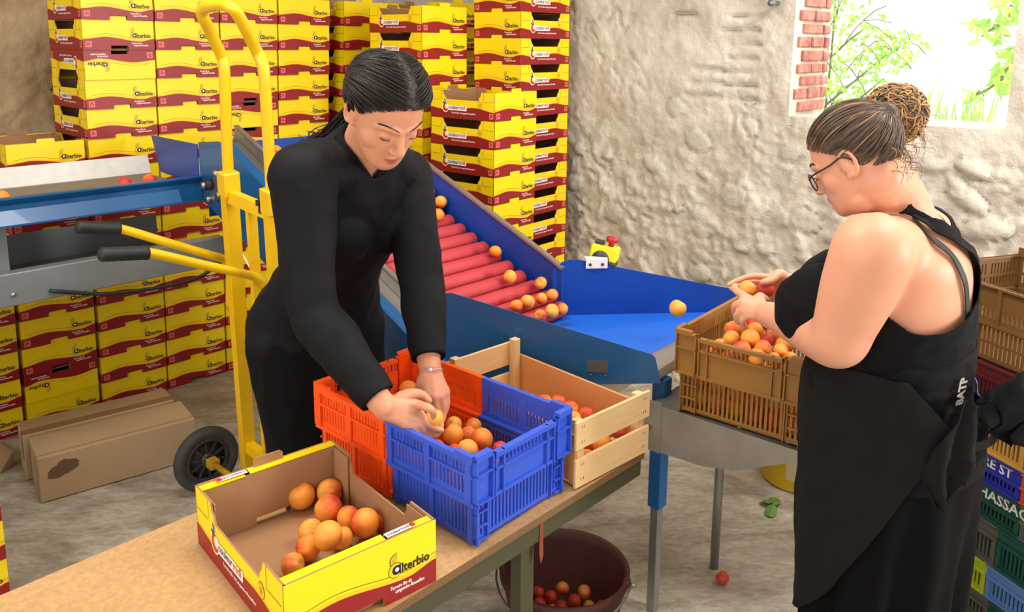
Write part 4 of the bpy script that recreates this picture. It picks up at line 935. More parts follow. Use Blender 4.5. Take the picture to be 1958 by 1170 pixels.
mb.prism(pts, .002, 'tornpaper', T=Matrix.Translation((0, -.0015, 0))); ob('torn_patch', mb, t)
mb = MB(); mb.box((-.001, .02, hb + .0002), (L_*.99, .024, hb + .0008), 'tape'); mb.box((-.0006, .196, .03), (-.0002, .204, hb - .004), 'tape'); ob('seam', mb, t)
N2 = N + sd*.215 - le*.02
t = thing('cardboard_box', 'second long brown cardboard box with taped top, behind the one with torn patch', 'cardboard box', N2, math.atan2(ln.y, ln.x))
mb = MB(); mb.cbox((0, 0, .001), (L_*.99, .15, hb + .008), 'kraft2', .003); ob('box_body', mb, t)
mb = MB(); mb.box((-.002, .004, hb + .0082), (L_, .05, hb + .0092), 'tape'); mb.box((-.0012, .006, hb*.45), (-.0004, .05, hb + .008), 'tape'); ob('tape_strip', mb, t)
p = atz(5, 905, .0)
mb = MB(); pts = [atz(-40, 915, .003), atz(0, 906, .003), atz(27, 888, .003), atz(25, 862, .08), atz(5, 850, .10), atz(-40, 868, .11)]
n = len(pts); b2 = [q + Vector((-.02, .03, .0)) for q in pts]; mb.add([q - p for q in pts + b2], [tuple(range(n)), tuple(range(2*n - 1, n - 1, -1))] + [(i, n + i, n + (i+1) % n, (i+1) % n) for i in range(n)], 'kraft2')
tag(ob('cardboard_scrap', mb, loc=p), 'bent brown cardboard scrap at the left picture edge beside the long boxes', 'cardboard')
# dark bucket
c = Vector((.152, 2.02, 0)); t = thing('bucket', 'dark red brown rubber bucket with wire handle under the bench', 'bucket', c)
mb = MB(); mb.lathe([(0, .001), (.118, .001), (.124, .006), (.168, .27), (.176, .272), (.178, .296), (.170, .30), (.165, .296), (.162, .27), (.118, .012), (0, .01)], 'brownbucket', 48); ob('bucket_body', mb, t)
mb = MB(); a = math.radians(-20)
for s in (0, PI): mb.tube([(.172*math.cos(a + s + q), .172*math.sin(a + s + q), .29) for q in (-.08, 0, .08)], .010, 'brownbucket', 8); mb.tube([(.178*math.cos(a + s), .178*math.sin(a + s), .285), (.198*math.cos(a + s), .198*math.sin(a + s), .292)], .005, 'steel', 8)
ob('lugs', mb, t)
mb = MB(); mb.tube([(.188*math.cos(a + q), .188*math.sin(a + q), .29 - .03*math.sin(q)) for q in [k*PI/14 for k in range(0, 15)]][::-1] if False else [(.186*math.cos(a - q), .186*math.sin(a - q), .29 - .05*math.sin(q)) for q in [k*PI/14 for k in range(0, 15)]], .003, 'steel', 6); ob('wire_handle', mb, t)
# yellow pail behind the stand
c = atz(1520, 905, 0) + Vector((-.005, -.035, 0)); t = thing('pail', 'yellow plastic pail with worn paper label on the floor behind the crate stand', 'pail', c)
mb = MB(); mb.lathe([(0, .001), (.125, .001), (.134, .012), (.15, .30), (.156, .302), (.156, .32), (.148, .32), (.144, .30), (.128, .016), (0, .012)], 'bucketyellow', 48); ob('pail_body', mb, t)
mb = MB(); n = 10
vs = []; an = [math.radians(-128 + 3.2*k) for k in range(n+1)]
for z in (.055, .20):
    rr = .1354 + (z - .012)*.0556; vs += [(rr*math.cos(a), rr*math.sin(a), z) for a in an]
mb.add(vs, [(k, k+1, n+2+k, n+1+k) for k in range(n)], 'labelbeige'); ob('paper_label', mb, t)
# leaves on the floor
def leafpile(px, py, n, key, s, label, seed, dz=.0):
    r = random.Random(seed); c = atz(px, py, .002); mb = MB()
    for k in range(n):
        a = r.uniform(0, 6.28); d = Vector((math.cos(a), math.sin(a), 0)); w = Vector((-d.y, d.x, 0)); o_ = Vector((r.uniform(-.02, .02), r.uniform(-.02, .02), .004 + .006*k))
        ou = []
        for q in range(13):
            tt = q/12; ou.append((tt, .42*math.sin(PI*tt)**.8*(1 + .1*math.sin(9*tt))))
        top = [o_ + d*s*x + w*s*y + Vector((0, 0, .012*math.sin(3*x + k))) for x, y in ou]; mid = [o_ + d*s*x + Vector((0, 0, .012*math.sin(3*x + k) + .004)) for x, y in ou]; bot = [o_ + d*s*x - w*s*y + Vector((0, 0, .012*math.sin(3*x + k))) for x, y in ou]
        m = 13; mb.add(top + mid + bot, [(i, i+1, m+i+1, m+i) for i in range(m-1)] + [(m+i, m+i+1, 2*m+i+1, 2*m+i) for i in range(m-1)], key)
        mb.tube([o_, o_ - d*s*.35], .0012, key, 5)
    tag(ob('fallen_leaf', mb, loc=c), label, 'leaf')
leafpile(1470, 972, 3, 'leaf', .055, 'bright green fallen leaf cluster on the floor behind the crate stand', 1)
leafpile(1528, 1160, 1, 'darkleaf', .06, 'dark green fallen leaf on the floor by the skirt hem', 2)
leafpile(918, 1090, 1, 'darkleaf', .07, 'dark fallen leaf on the floor left of the brown bucket', 3)
leafpile(838, 1128, 2, 'darkleaf', .07, 'grey green fallen leaf on the floor below the bench edge', 5)

# ================================================================ CRATE STACK AT THE RIGHT
dirx = Vector((.32, -.947, 0)).normalized(); yS = math.atan2(dirx.y, dirx.x); C0 = Vector((1.325, 2.2135, 0)) - dirx*.22
def low_crate(label, z0, z1, ka, kb, word=None, wx=.2, group=None, kind='slots', Ls=.6, Ds=.4, dx=0., jit=0., sp=.40):
    t = thing('plastic_crate', label, 'crate', C0 + dirx*dx + Vector((0, 0, z0 + .0008)), yS + jit, group)
    H_ = z1 - z0 - .002; parts = {}
    def G(k): return parts.setdefault(k, MB())
    th = .006
    band = H_*(.30 if not word else .46) if kind == 'slots' else .01
    for T, ln, o_ in ((Matrix(), Ls, 0), (RT(PI, (Ls, Ds, 0)), Ls, 1), (RT(-PI/2, (0, Ds, 0)), Ds, 2), (RT(PI/2, (Ls, 0, 0)), Ds, 3)):
        segs = [(0, sp, ka), (sp, ln, kb)] if o_ == 0 else ([(0, ln - sp, kb), (ln - sp, ln, ka)] if o_ == 1 else [(0, ln, ka if o_ == 2 else kb)])
        for a, b, k in segs:
            mb = G(k); Ts = T @ Matrix.Translation((a, 0, 0)); w = b - a
            mb.box((0, -.006, H_ - .006), (w, th + .004, H_), k, T=Ts)
            if kind == 'slots':
                mb.box((0, 0, H_ - band), (w, th, H_ - .004), k, T=Ts); mb.box((0, -.006, H_ - band - .006), (w, th, H_ - band), k, T=Ts)
                wall_slats(mb, Ts, w, .004, H_ - band - .005, .004, .005, k, .0125, .0065, .011, [p for p in (.008, w*.5, w - .008)], .012)
                mb.box((0, -.004, 0), (w, .012, .006), k, T=Ts)
            else:
                hm = H_*.5; wall_slats(mb, Ts, w, hm, H_, 0, th, k, .0135, .0075, .02, [.01, w*.33, w*.67, w - .01], .013)
                mb.box((0, 0, hm + (H_ - hm)*.42), (w, th, hm + (H_ - hm)*.50), k, T=Ts)
                mb.box((w*.33, 0, hm + (H_ - hm)*.5), (w, th, H_ - .004), k, T=Ts) if o_ == 0 else None
                mb.box((0, -.006, hm - .004), (w, .016, hm + .006), k, T=Ts)
                wall_slats(mb, Ts, w, .004, hm, .010, .005, k, .0135, .0075, .012, [.02, w*.5, w - .02], .012); mb.box((0, .010, hm*.5 - .004), (w, .016, hm*.5 + .004), k, T=Ts)
    mb = G(ka); mb.box((.012, .012, .001), (sp, Ds - .012, .005), ka); mb = G(kb); mb.box((sp, .012, .001), (Ls - .012, Ds - .012, .005), kb)
    if kind != 'slots':                     # raised, chamfered corners of the high crate
        for T in (Matrix(), RT(PI, (Ls, Ds, 0))):
            mb.prism([(0, H_ - .002), (.09, H_ - .002), (.07, H_ + .022), (0, H_ + .022)], .008, kb, T=T); mb.prism([(Ls - .09, H_ - .002), (Ls, H_ - .002), (Ls, H_ + .022), (Ls - .07, H_ + .022)], .008, kb, T=T)
    nm = {}
    for i, (k, mb) in enumerate(parts.items()): ob('crate_body' if len(parts) == 1 else ('left_half' if k == ka else 'right_half'), mb, t)
    if word:
        mb = MB(); put_text(mb, word, wx, H_ - band*.84, band*.95, 'white', Matrix(), -.0012, bold=.0009); ob('lettering', mb, t)
    return t
low_crate('grey slotted crate at the foot of the right hand crate stack', .0, .07, 'greyplastic', 'greyplastic')
low_crate('grey and green slotted crate second from floor in the right hand stack', .07, .155, 'greyplastic', 'greenplastic', dx=.0, sp=.35)
low_crate('lime green and light blue slotted crate in the right hand stack', .155, .256, 'limeplastic', 'skyplastic', dx=.03, sp=.30)
low_crate('grey and green slotted crate right below the lettered green one', .256, .382, 'greyplastic', 'greenplastic', dx=.0, sp=.35)
low_crate('bottle green crate lettered CHASSAG in the right hand stack', .382, .482, 'greenplastic', 'greyplastic', 'CHASSAG', .235, dx=.01)
low_crate('deep blue and orange crate lettered ERRE ST in the right hand stack', .482, .572, 'navyplastic', 'redorange', 'ERRE ST', .235, dx=-.0)
low_crate('sand yellow slotted crate below the maroon one', .572, .708, 'sandplastic', 'sandplastic', dx=.0)
low_crate('maroon slotted crate under the tall tan one', .708, .826, 'maroonplastic', 'maroonplastic', dx=-.01)
low_crate('tall tan brown slotted crate on top of the right hand stack', .826, 1.048, 'brownplastic2', 'brownplastic2', kind='tall', jit=.02)

# ================================================================ APRICOTS
def apricot_mesh(name, seed):
    bm = bmesh.new(); bmesh.ops.create_uvsphere(bm, u_segments=28, v_segments=20, radius=1.)
    r = random.Random(seed); ax = r.uniform(.93, 1.0); az = r.uniform(.96, 1.06)
    for v in bm.verts:
        p = v.co.copy(); a = math.atan2(p.y, p.x); st = math.sqrt(max(0, 1 - p.z*p.z))
        g = math.exp(-(a/.13)**2)*st**.5*.095*(1 if p.z > -.95 else 0)                 # suture
        dim = .20*math.exp(-((1 - p.z)/.10)) + .05*math.exp(-((1 + p.z)/.04))          # stem dimple, tip
        n_ = .018*noise.noise(p*1.7 + Vector((seed, 0, 0)))
        v.co = p*(1 - g + n_); v.co.z -= dim*(1 if p.z > 0 else -1); v.co.x *= ax; v.co.z *= az*.98
    me = bpy.data.meshes.new(name); bm.to_mesh(me); bm.free(); me.materials.append(M['apricot']); me.shade_smooth(); return me
APR = [apricot_mesh('apricot', s) for s in (1, 2, 3, 4)]
APRED = [m.copy() for m in APR[:2]]
for m in APRED: m.materials[0] = M['apricotred']
ar = random.Random(21)
def apricot(p, r, label, group=None, red=False, rot=None):
    o = bpy.data.objects.new('apricot', ar.choice(APRED if red else APR)); COL.objects.link(o); o.location = p; o.scale = (r, r, r)
    o.rotation_euler = rot or (ar.uniform(-1.4, 1.4), ar.uniform(-1.4, 1.4), ar.uniform(0, 6.28)); return tag(o, label, 'apricot', group)
def depth(p):
    d = p - CAM; return d.y*math.cos(PITCH) - d.z*math.sin(PITCH)
def relax(P, Rr, it=60, gap=.0006, fix=(), zk=1.):
    for _ in range(it):
        for i in range(len(P)):
            for j in range(i):
                d = P[i] - P[j]; q = Rr[i]*1.04 + Rr[j]*1.04 + gap - d.length
                if q > 0:
                    n = d.normalized() if d.length > 1e-6 else Vector((0, 0, 1)); n.z *= zk
                    P[i] += n*q*.5; P[j] -= n*q*.5
    return P
NTH = ['first', 'second', 'third', 'fourth', 'fifth', 'sixth', 'seventh', 'eighth', 'ninth', 'tenth', 'eleventh', 'twelfth', 'thirteenth', 'fourteenth', 'fifteenth', 'sixteenth', 'seventeenth', 'eighteenth', 'nineteenth', 'twentieth']
def fruit_set(items, where, group, floor_z=0., zk=.3, extra=None, clamp=None):
    """items: (px, py, diameter px, z of the centre, red)"""
    P, Rr, red, px = [], [], [], []
    for (x, y, dpx, z, rd) in items:
        p = atz(x, y, z); P.append(p); Rr.append(min(.031, max(.019, dpx/2*depth(p)/F))); red.append(rd); px.append(x)
    n = len(P)
    if extra:
        for p, r in extra: P.append(p); Rr.append(r)
    relax(P, Rr, zk=zk)
    for i in range(n): P[i].z = max(P[i].z, floor_z + Rr[i]*1.07)
    if clamp:
        for i in range(n):
            d = P[i] - clamp; d.z = 0; lim = .116 + .185*P[i].z - Rr[i]*1.1
            if d.length > lim: P[i] += d*(lim/d.length - 1)
    order = sorted(range(n), key=lambda i: px[i]); rank = {i: k for k, i in enumerate(order)}
    for i in range(n):
        nm = 'dark red apricot' if red[i] else 'orange apricot'
        apricot(P[i], Rr[i], f'{nm} {where}, {NTH[rank[i]]} from the left', group, red[i])
    return P[n:], Rr[n:]
b = BZ + .03
fruit_set([(578, 949, 51, b + .004, 0), (628.5, 941, 49, b + .004, 0), (632, 978, 52, b, 0), (663, 992, 46, b - .002, 0), (694, 1001, 54, b + .014, 0), (731, 997, 36, b - .004, 1), (594, 1018, 48, b, 0), (627, 1024, 56, b + .04, 0), (660, 1027, 42, b - .002, 0), (589, 1050, 50, b, 0), (560, 1081, 44, b - .003, 0)],
          'in the open carton', 'apricots in the open carton', BZ + .0055, zk=.2)
# bicoloured crate: what shows on top, and a bed of fruit seen through the slots
exO = Vector((math.cos(yO), math.sin(yO), 0)); eyO = Vector((-exO.y, exO.x, 0)); oO = Vector((-.0692, 1.4772, 0))
bed = []
for j in range(8):
    for i in range(4): bed.append((oO + exO*(.062 + .0585*i) + eyO*(.055 + .0575*j) + Vector((0, 0, BZ + .036)), .0265))
def bedfruit(bed, group, label):
    for p, r in bed: apricot(p, r, label, group)
bedfruit(bed, 'apricots low in the orange and blue crate', 'orange apricot lying low in the orange and blue crate, glimpsed through its slots')
zt = BZ + .105
fruit_set([(862, 834, 40, zt + .012, 0), (894, 831, 32, zt, 0), (927, 840, 44, zt + .01, 0), (843, 855, 33, zt, 0), (865, 862, 26, zt - .01, 0), (891, 860, 42, zt + .008, 0), (868, 812, 32, zt - .004, 0), (838, 835, 28, zt, 0), (781, 744, 36, zt + .012, 0), (660, 765, 32, zt + .01, 0), (950, 858, 28, zt - .012, 1), (905, 815, 32, zt - .01, 0), (800, 780, 34, zt - .01, 0), (740, 770, 34, zt - .01, 0)],
          'on top in the orange and blue crate', 'apricots on top in the orange and blue crate', zk=.15)
exW = Vector((math.cos(yW), math.sin(yW), 0)); eyW = Vector((-exW.y, exW.x, 0)); oW = Vector((.1505, 1.7054, 0))
bed = [(oW + exW*(.052 + .0525*i) + eyW*(.10 + .055*j) + Vector((0, 0, BZ + .034)), .024) for j in range(5) for i in range(4)]
bedfruit(bed, 'apricots low in the wooden crate', 'orange apricot in the lower layer of the pale wooden crate')
zt = BZ + .088
fruit_set([(948, 747, 24, zt, 1), (969, 754, 26, zt, 0), (990, 764, 24, zt, 1), (1013, 767, 24, zt, 0), (1038, 770, 36, zt + .004, 0), (1064, 769, 28, zt, 0), (1090, 781, 32, zt, 0), (1097, 801, 26, zt, 0), (1121, 792, 26, zt, 0)],
          'on top in the pale wooden crate', 'apricots on top in the wooden crate', zk=.1)
q = [(oW + exW*(.075 + .055*k) + eyW*.036 + Vector((0, 0, BZ + .037 + .02*k)), .0235) for k in range(3)]
for k, (p, r) in enumerate(q): apricot(p, r, ('small orange', 'orange', 'red cheeked')[k] + ' apricot showing through the end slot of the wooden crate, ' + ('left', 'middle', 'right')[k] + ' one', 'apricots at the slot of the wooden crate', red=(k == 2))
# on the rollers
P, Rr, px = [], [], []
for (x, y, d) in [(820.6, 370, 24), (842.7, 388, 25), (814.6, 395, 22), (838.7, 412.4, 24), (947, 483, 24), (975, 531, 26), (1033.5, 543, 25), (1055.6, 566, 24), (1034.7, 573, 23), (1008, 580, 29), (987, 587, 25), (1074, 593, 23), (1055.6, 597, 29), (1033, 606, 23), (806, 392, 22), (527, 291, 25), (525, 310, 27)]:
    ry = ray(x, y); lo, hi = 1.5, 5.
    for _ in range(50):
        m_ = (lo + hi)/2; p = CAM + ry*m_; q_ = uv(p); q_ = Vector((q_.x/MS, q_.y/MS, (q_.z - MZ)/MS))
        if q_.z > rz(q_.y) + .0265 + .022: lo = m_
        else: hi = m_
    P.append(p); Rr.append(max(.02, d/2*depth(p)/F)); px.append(x)
relax(P, Rr, 60, zk=.3)
for p in P: p.z += .004
for k, i in enumerate(sorted(range(len(P)), key=lambda i: px[i])): apricot(P[i], Rr[i], f'orange apricot on the red rollers, {NTH[k]} from the left', 'apricots on the red rollers')
p = aty(1296, 589, 2.42); apricot(p, .0265, 'orange apricot falling in mid air above the blue tray', rot=(.4, .5, 1.2))
# tan crate on the stand
exC = Vector((math.cos(CR['y']), math.sin(CR['y']), 0)); eyC = Vector((-exC.y, exC.x, 0)); oC = CR['o']
bed = [(Vector((oC.x, oC.y, 0)) + exC*(.051 + .0525*i) + eyC*(.052 + .056*j) + Vector((0, 0, BCz + .034 + .052*l)), .0245) for j in range(3) for i in range(6) for l in range(3)]
bedfruit(bed, 'apricots low in the tan crate', 'orange apricot inside the tan crate, glimpsed through its front slots')
zt = BCz + .212
fruit_set([(1403, 629, 35, zt + .012, 0), (1419, 624, 30, zt, 0), (1438, 618, 30, zt + .006, 1), (1396, 651, 34, zt, 0), (1430, 650, 37, zt + .012, 0), (1451, 636, 35, zt + .006, 0), (1462, 648, 28, zt - .004, 1), (1383, 659, 28, zt - .008, 0), (1423, 666, 37, zt - .002, 0), (1463, 668, 34, zt + .004, 0), (1451, 679, 33, zt - .004, 0), (1486, 672, 30, zt, 0), (1504, 684, 27, zt - .006, 0), (1483, 688, 26, zt - .01, 0), (1440, 600, 30, zt, 0), (1478, 640, 34, zt, 0), (1500, 660, 34, zt, 0), (1470, 615, 34, zt, 0), (1500, 632, 34, zt, 0)],
          'heaped in the tan crate', 'apricots heaped in the tan crate', zk=.1)
# in the dark bucket, on the floor, on the feed belt
bc = Vector((.152, 2.02, 0))
fruit_set([(1075, 1125, 26, .165, 0), (1114, 1137, 26, .16, 0), (1096, 1147, 24, .15, 0), (1054, 1147, 24, .145, 1), (1038, 1153, 22, .14, 1), (1073, 1156, 22, .135, 1), (1148, 1159, 22, .14, 1), (1030, 1135, 22, .145, 1), (1130, 1158, 22, .135, 0)], 'in the brown bucket', 'apricots in the brown bucket', zk=.2, clamp=bc)
for l in range(3):
    for k in range(6):
        a = k*PI/3 + l*.5; apricot(bc + Vector((.068*math.cos(a), .068*math.sin(a), .032 + .042*l)), .0205, 'bruised apricot deep in the brown bucket, under the visible ones', 'apricots deep in the brown bucket', red=(k % 2 == 0))
p = atz(1381, 1104, .021); apricot(p, .021, 'small dark red apricot lying alone on the floor beside the thin steel leg', red=True)
for k, (x, y, d) in enumerate([(3, 383, 30), (238, 352, 27), (287, 347, 25)]):
    p = onv(x, y, 2.98*MS); p.z = 1.164*MS + MZ + .029
    apricot(p, .026, 'orange apricot on the feed belt, ' + ('at the left edge', 'second of the pair from the right', 'nearest the hand truck')[k], 'apricots on the feed belt')
# ================================================================ PEOPLE
class Flesh:
    """closed overlapping pieces that are fused into one continuous skin"""
    def __init__(self): self.mb = MB()
    def chain(self, pts, rad, seg=18, sub=5):
        pts = [Vector(p) for p in pts]; rad = list(rad)
        if len(pts) > 1 and sub:
            P, Q = [], []; n = len(pts)
            for i in range(n-1):
                p0, p1, p2, p3 = pts[max(i-1, 0)], pts[i], pts[i+1], pts[min(i+2, n-1)]
                for k in range(sub):
                    t = k/sub; P.append(.5*((2*p1) + (p2-p0)*t + (2*p0-5*p1+4*p2-p3)*t*t + (3*p1-p0-3*p2+p3)*t**3)); Q.append(rad[i]*(1-t) + rad[i+1]*t)
            pts, rad = P + [pts[-1]], Q + [rad[-1]]
        d0 = (pts[1] - pts[0]).normalized(); d1 = (pts[-1] - pts[-2]).normalized()
        A = [pts[0] - d0*rad[0]*c for c in (.97, .72, .38)]; Ar = [rad[0]*s for s in (.24, .69, .92)]
        B = [pts[-1] + d1*rad[-1]*c for c in (.38, .72, .97)]; Br = [rad[-1]*s for s in (.92, .69, .24)]
        self.mb.tube(A + pts + B, Ar + rad + Br, 'skin1', seg)
    def ell(self, c, r, ax=None, seg=24):
        ax = ax or (Vector((1, 0, 0)), Vector((0, 1, 0)), Vector((0, 0, 1))); bm = bmesh.new(); bmesh.ops.create_uvsphere(bm, u_segments=seg, v_segments=seg*2//3, radius=1)
        for v in bm.verts: q = v.co.copy(); v.co = Vector(c) + ax[0]*q.x*r[0] + ax[1]*q.y*r[1] + ax[2]*q.z*r[2]
        if ax[0].cross(ax[1]).dot(ax[2]) < 0: bmesh.ops.reverse_faces(bm, faces=bm.faces[:])
        self.mb.bm(bm, 'skin1')
    def loft(self, rings, seg=36, sub=4, pw=2.0):
        """rings: (centre, half axis a, half axis b) from bottom to top; closed with small end caps"""
        n = len(rings); RR = []
        cm = lambda p0, p1, p2, p3, t: .5*((2*p1) + (p2-p0)*t + (2*p0-5*p1+4*p2-p3)*t*t + (3*p1-p0-3*p2+p3)*t**3)
        for i in range(n-1):
            q = [rings[max(i-1, 0)], rings[i], rings[i+1], rings[min(i+2, n-1)]]
            for k in range(sub): RR.append([cm(*[Vector(x[j]) for x in q], k/sub) for j in range(3)])
        RR.append([Vector(x) for x in rings[-1]])
        vs = []
        for c, a, b in RR:
            for k in range(seg):
                an = 2*PI*k/seg; ca, sa = math.cos(an), math.sin(an); m = (abs(ca)**pw + abs(sa)**pw)**(-1/pw)
                vs.append(c + a*ca*m + b*sa*m)
        m = len(RR); o = len(vs); vs += [RR[0][0], RR[-1][0]]
        fs = [(i*seg + k, i*seg + (k+1) % seg, (i+1)*seg + (k+1) % seg, (i+1)*seg + k) for i in range(m-1) for k in range(seg)]
        fs += [(o, (k+1) % seg, k) for k in range(seg)] + [(o+1, (m-1)*seg + k, (m-1)*seg + (k+1) % seg) for k in range(seg)]
        c0, a0, b0 = RR[0]; up = RR[-1][0] - c0
        if a0.cross(b0).dot(up) < 0: fs = [f[::-1] for f in fs]
        self.mb.add(vs, fs, 'skin1')
    def fuse(self, name, voxel, smooth=4, key='skin1'):
        me = self.mb.mesh('flesh'); o = bpy.data.objects.new('flesh', me); COL.objects.link(o)
        r = o.modifiers.new('r', 'REMESH'); r.mode = 'VOXEL'; r.voxel_size = voxel; r.use_smooth_shade = True
        s = o.modifiers.new('s', 'SMOOTH'); s.factor = .5; s.iterations = smooth
        dg = bpy.context.evaluated_depsgraph_get(); dg.update()
        out = bpy.data.meshes.new_from_object(o.evaluated_get(dg)); out.name = name; out.materials.clear(); out.materials.append(M[key])
        bpy.data.objects.remove(o); bpy.data.meshes.remove(me); out.shade_smooth(); return out
def relax_skin(me, keep, it=22):
    """soften the large forms; keep: list of (point, radius) where the fine modelling stays"""
    co, _ = arrays(me); n = len(co); e = np.empty(len(me.edges)*2, np.int32); me.edges.foreach_get('vertices', e); e = e.reshape(-1, 2)
    w = np.ones(n)
    for p, r in keep: w = np.minimum(w, np.clip((np.linalg.norm(co - np.array(p), axis=1) - r)/.03, 0, 1))
    deg = np.bincount(e.ravel(), minlength=n).astype(float)[:, None]
    for k in range(it):
        acc = np.stack([np.bincount(e[:, 0], co[e[:, 1], c], n) + np.bincount(e[:, 1], co[e[:, 0], c], n) for c in range(3)], 1)
        co += (acc/deg - co)*(w*.85)[:, None]
    me.vertices.foreach_set('co', co.astype(np.float32).ravel()); me.update()
def arrays(me):
    n = len(me.vertices); co = np.empty(n*3, np.float32); me.vertices.foreach_get('co', co); no = np.empty(n*3, np.float32); me.vertices.foreach_get('normal', no)
    return co.reshape(-1, 3).astype(float), no.reshape(-1, 3).astype(float)
def tris(me):
    me.calc_loop_triangles(); t = np.empty(len(me.loop_triangles)*3, np.int32); me.loop_triangles.foreach_get('vertices', t); return t.reshape(-1, 3)
def cut_cloth(name, me, f, off, key, wr=0., wscale=30., seed=0., stretch=(1, 1, 1)):
    """the part of a body surface where f > 0, moved outwards by off (array or number), with soft wrinkles; cut exactly along f = 0"""
    co, no = arrays(me); T = tris(me)
    off = np.broadcast_to(np.asarray(off, float), (len(co),)).copy()
    if wr:
        S = np.array(stretch)
        for i in np.nonzero(f > -.02)[0]:
            p = co[i]*S*wscale; off[i] += wr*(1 - abs(noise.noise(Vector(p + seed)))*2.2) + wr*.5*noise.noise(Vector(p*2.3 + seed))
    P = co + no*np.maximum(off, .0015)[:, None]
    nv, nf, cache, used = [], [], {}, {}
    def vert(i):
        if i not in used: used[i] = len(nv); nv.append(P[i])
        return used[i]
    def edge(i, j):
        k = (min(i, j), max(i, j))
        if k not in cache: t = f[i]/(f[i] - f[j]); cache[k] = len(nv); nv.append(P[i]*(1-t) + P[j]*t)
        return cache[k]
    for tri in T:
        s = [f[i] > 0 for i in tri]; n = sum(s)
        if n == 0: continue
        if n == 3: nf.append([vert(i) for i in tri]); continue
        poly = []
        for a in range(3):
            i, j = tri[a], tri[(a+1) % 3]
            if f[i] > 0: poly.append(vert(i))
            if (f[i] > 0) != (f[j] > 0): poly.append(edge(i, j))
        nf.append(poly)
    cnt = {}
    for q in nf:
        for a in range(len(q)):
            e = (min(q[a], q[a-1]), max(q[a], q[a-1])); cnt[e] = cnt.get(e, 0) + 1
    adj = {}
    for (a, b), c in cnt.items():
        if c == 1: adj.setdefault(a, []).append(b); adj.setdefault(b, []).append(a)
    for _ in range(14):                          # even out the cut line
        new = {a: nv[a]*.4 + (nv[n[0]] + nv[n[1]])*.3 for a, n in adj.items() if len(n) == 2}
        for a, p in new.items(): nv[a] = p
    m = bpy.data.meshes.new(name); m.from_pydata([tuple(p) for p in nv], [], nf); m.materials.append(M[key]); m.shade_smooth(); return m
def segd(P, a, b):
    a, b = np.array(a), np.array(b); d = b - a; t = np.clip(((P - a) @ d)/(d @ d), 0, 1); return np.linalg.norm(P - (a + t[:, None]*d), axis=1), t
def shell(o, t=.0025):
    m = o.modifiers.new('thickness', 'SOLIDIFY'); m.thickness = t; m.offset = 1; return o
def pz(px, py, z, dy=0.): return atz(px, py, z) + Vector((0, dy, 0))

def head_pieces(F_, HC, f, up, k=1., wide=1.):
    """skull, jaw, brow, nose, lips, chin, ears around HC, looking along f"""
    f = f.normalized(); up = (up - f*up.dot(f)).normalized(); r = f.cross(up)          # r = the person's right
    H_ = lambda x, y, z: HC + (r*x*wide + f*y + up*z)*k
    ax = (r, f, up)
    prof = [(-.1115, .064, .014, .012), (-.106, .058, .028, .026), (-.092, .044, .0445, .045), (-.070, .029, .0545, .061), (-.045, .015, .0615, .0755), (-.020, .0045, .0665, .0855), (.005, -.002, .0705, .091), (.030, -.008, .0735, .094), (.055, -.012, .0735, .0925), (.080, -.014, .066, .082), (.100, -.016, .050, .062), (.114, -.018, .022, .028)]
    F_.loft([(H_(0, yc, z), r*a*k*wide, f*b*k) for z, yc, a, b in prof], 40, 4, 2.15)
    for s in (-1, 1):
        F_.ell(H_(s*.032, .040, -.030), (.033*k, .037*k, .040*k), ax)
        F_.chain([H_(s*.012, .086, .014), H_(s*.034, .078, .019), H_(s*.050, .062, .012)], [.0085*k, .0085*k, .007*k], 10, 3)
        F_.ell(H_(s*.0315, .0735, -.004), (.0145*k, .0105*k, .0095*k), ax)
        F_.ell(H_(s*.0105, .0965, -.0385), (.0075*k, .009*k, .0065*k), ax)
        # ear
        e = [H_(s*(.071 + .010*math.sin(a*.5)), -.008 + .017*math.cos(a), -.006 + .029*math.sin(a)) for a in [PI*1.5 - q*PI*1.6/8 for q in range(9)]]
        F_.chain(e, [.0055*k]*9, 8, 2); F_.ell(H_(s*.072, -.004, -.012), (.006*k, .013*k, .022*k), ax); F_.ell(H_(s*.0715, .002, -.034), (.005*k, .008*k, .009*k), ax)
    F_.chain([H_(0, .084, .012), H_(0, .094, -.010), H_(0, .108, -.032), H_(0, .104, -.039)], [.0075*k, .0078*k, .0095*k, .0075*k], 12, 4)
    F_.chain([H_(-.021, .080, -.063), H_(-.009, .0905, -.0595), H_(0, .0915, -.061), H_(.009, .0905, -.0595), H_(.021, .080, -.063)], [.0035*k, .0058*k, .0055*k, .0058*k, .0035*k], 10, 4)
    F_.chain([H_(-.018, .080, -.068), H_(0, .0895, -.0715), H_(.018, .080, -.068)], [.0038*k, .0068*k, .0038*k], 10, 4)
    return H_, r, f, up
def strands(mb, paths, rad, key, seg=4):
    for p in paths: n = len(p); mb.tube(p, [rad*(1 - .75*abs(2*i/(n-1) - 1)**3) for i in range(n)], key, seg, cap=False)
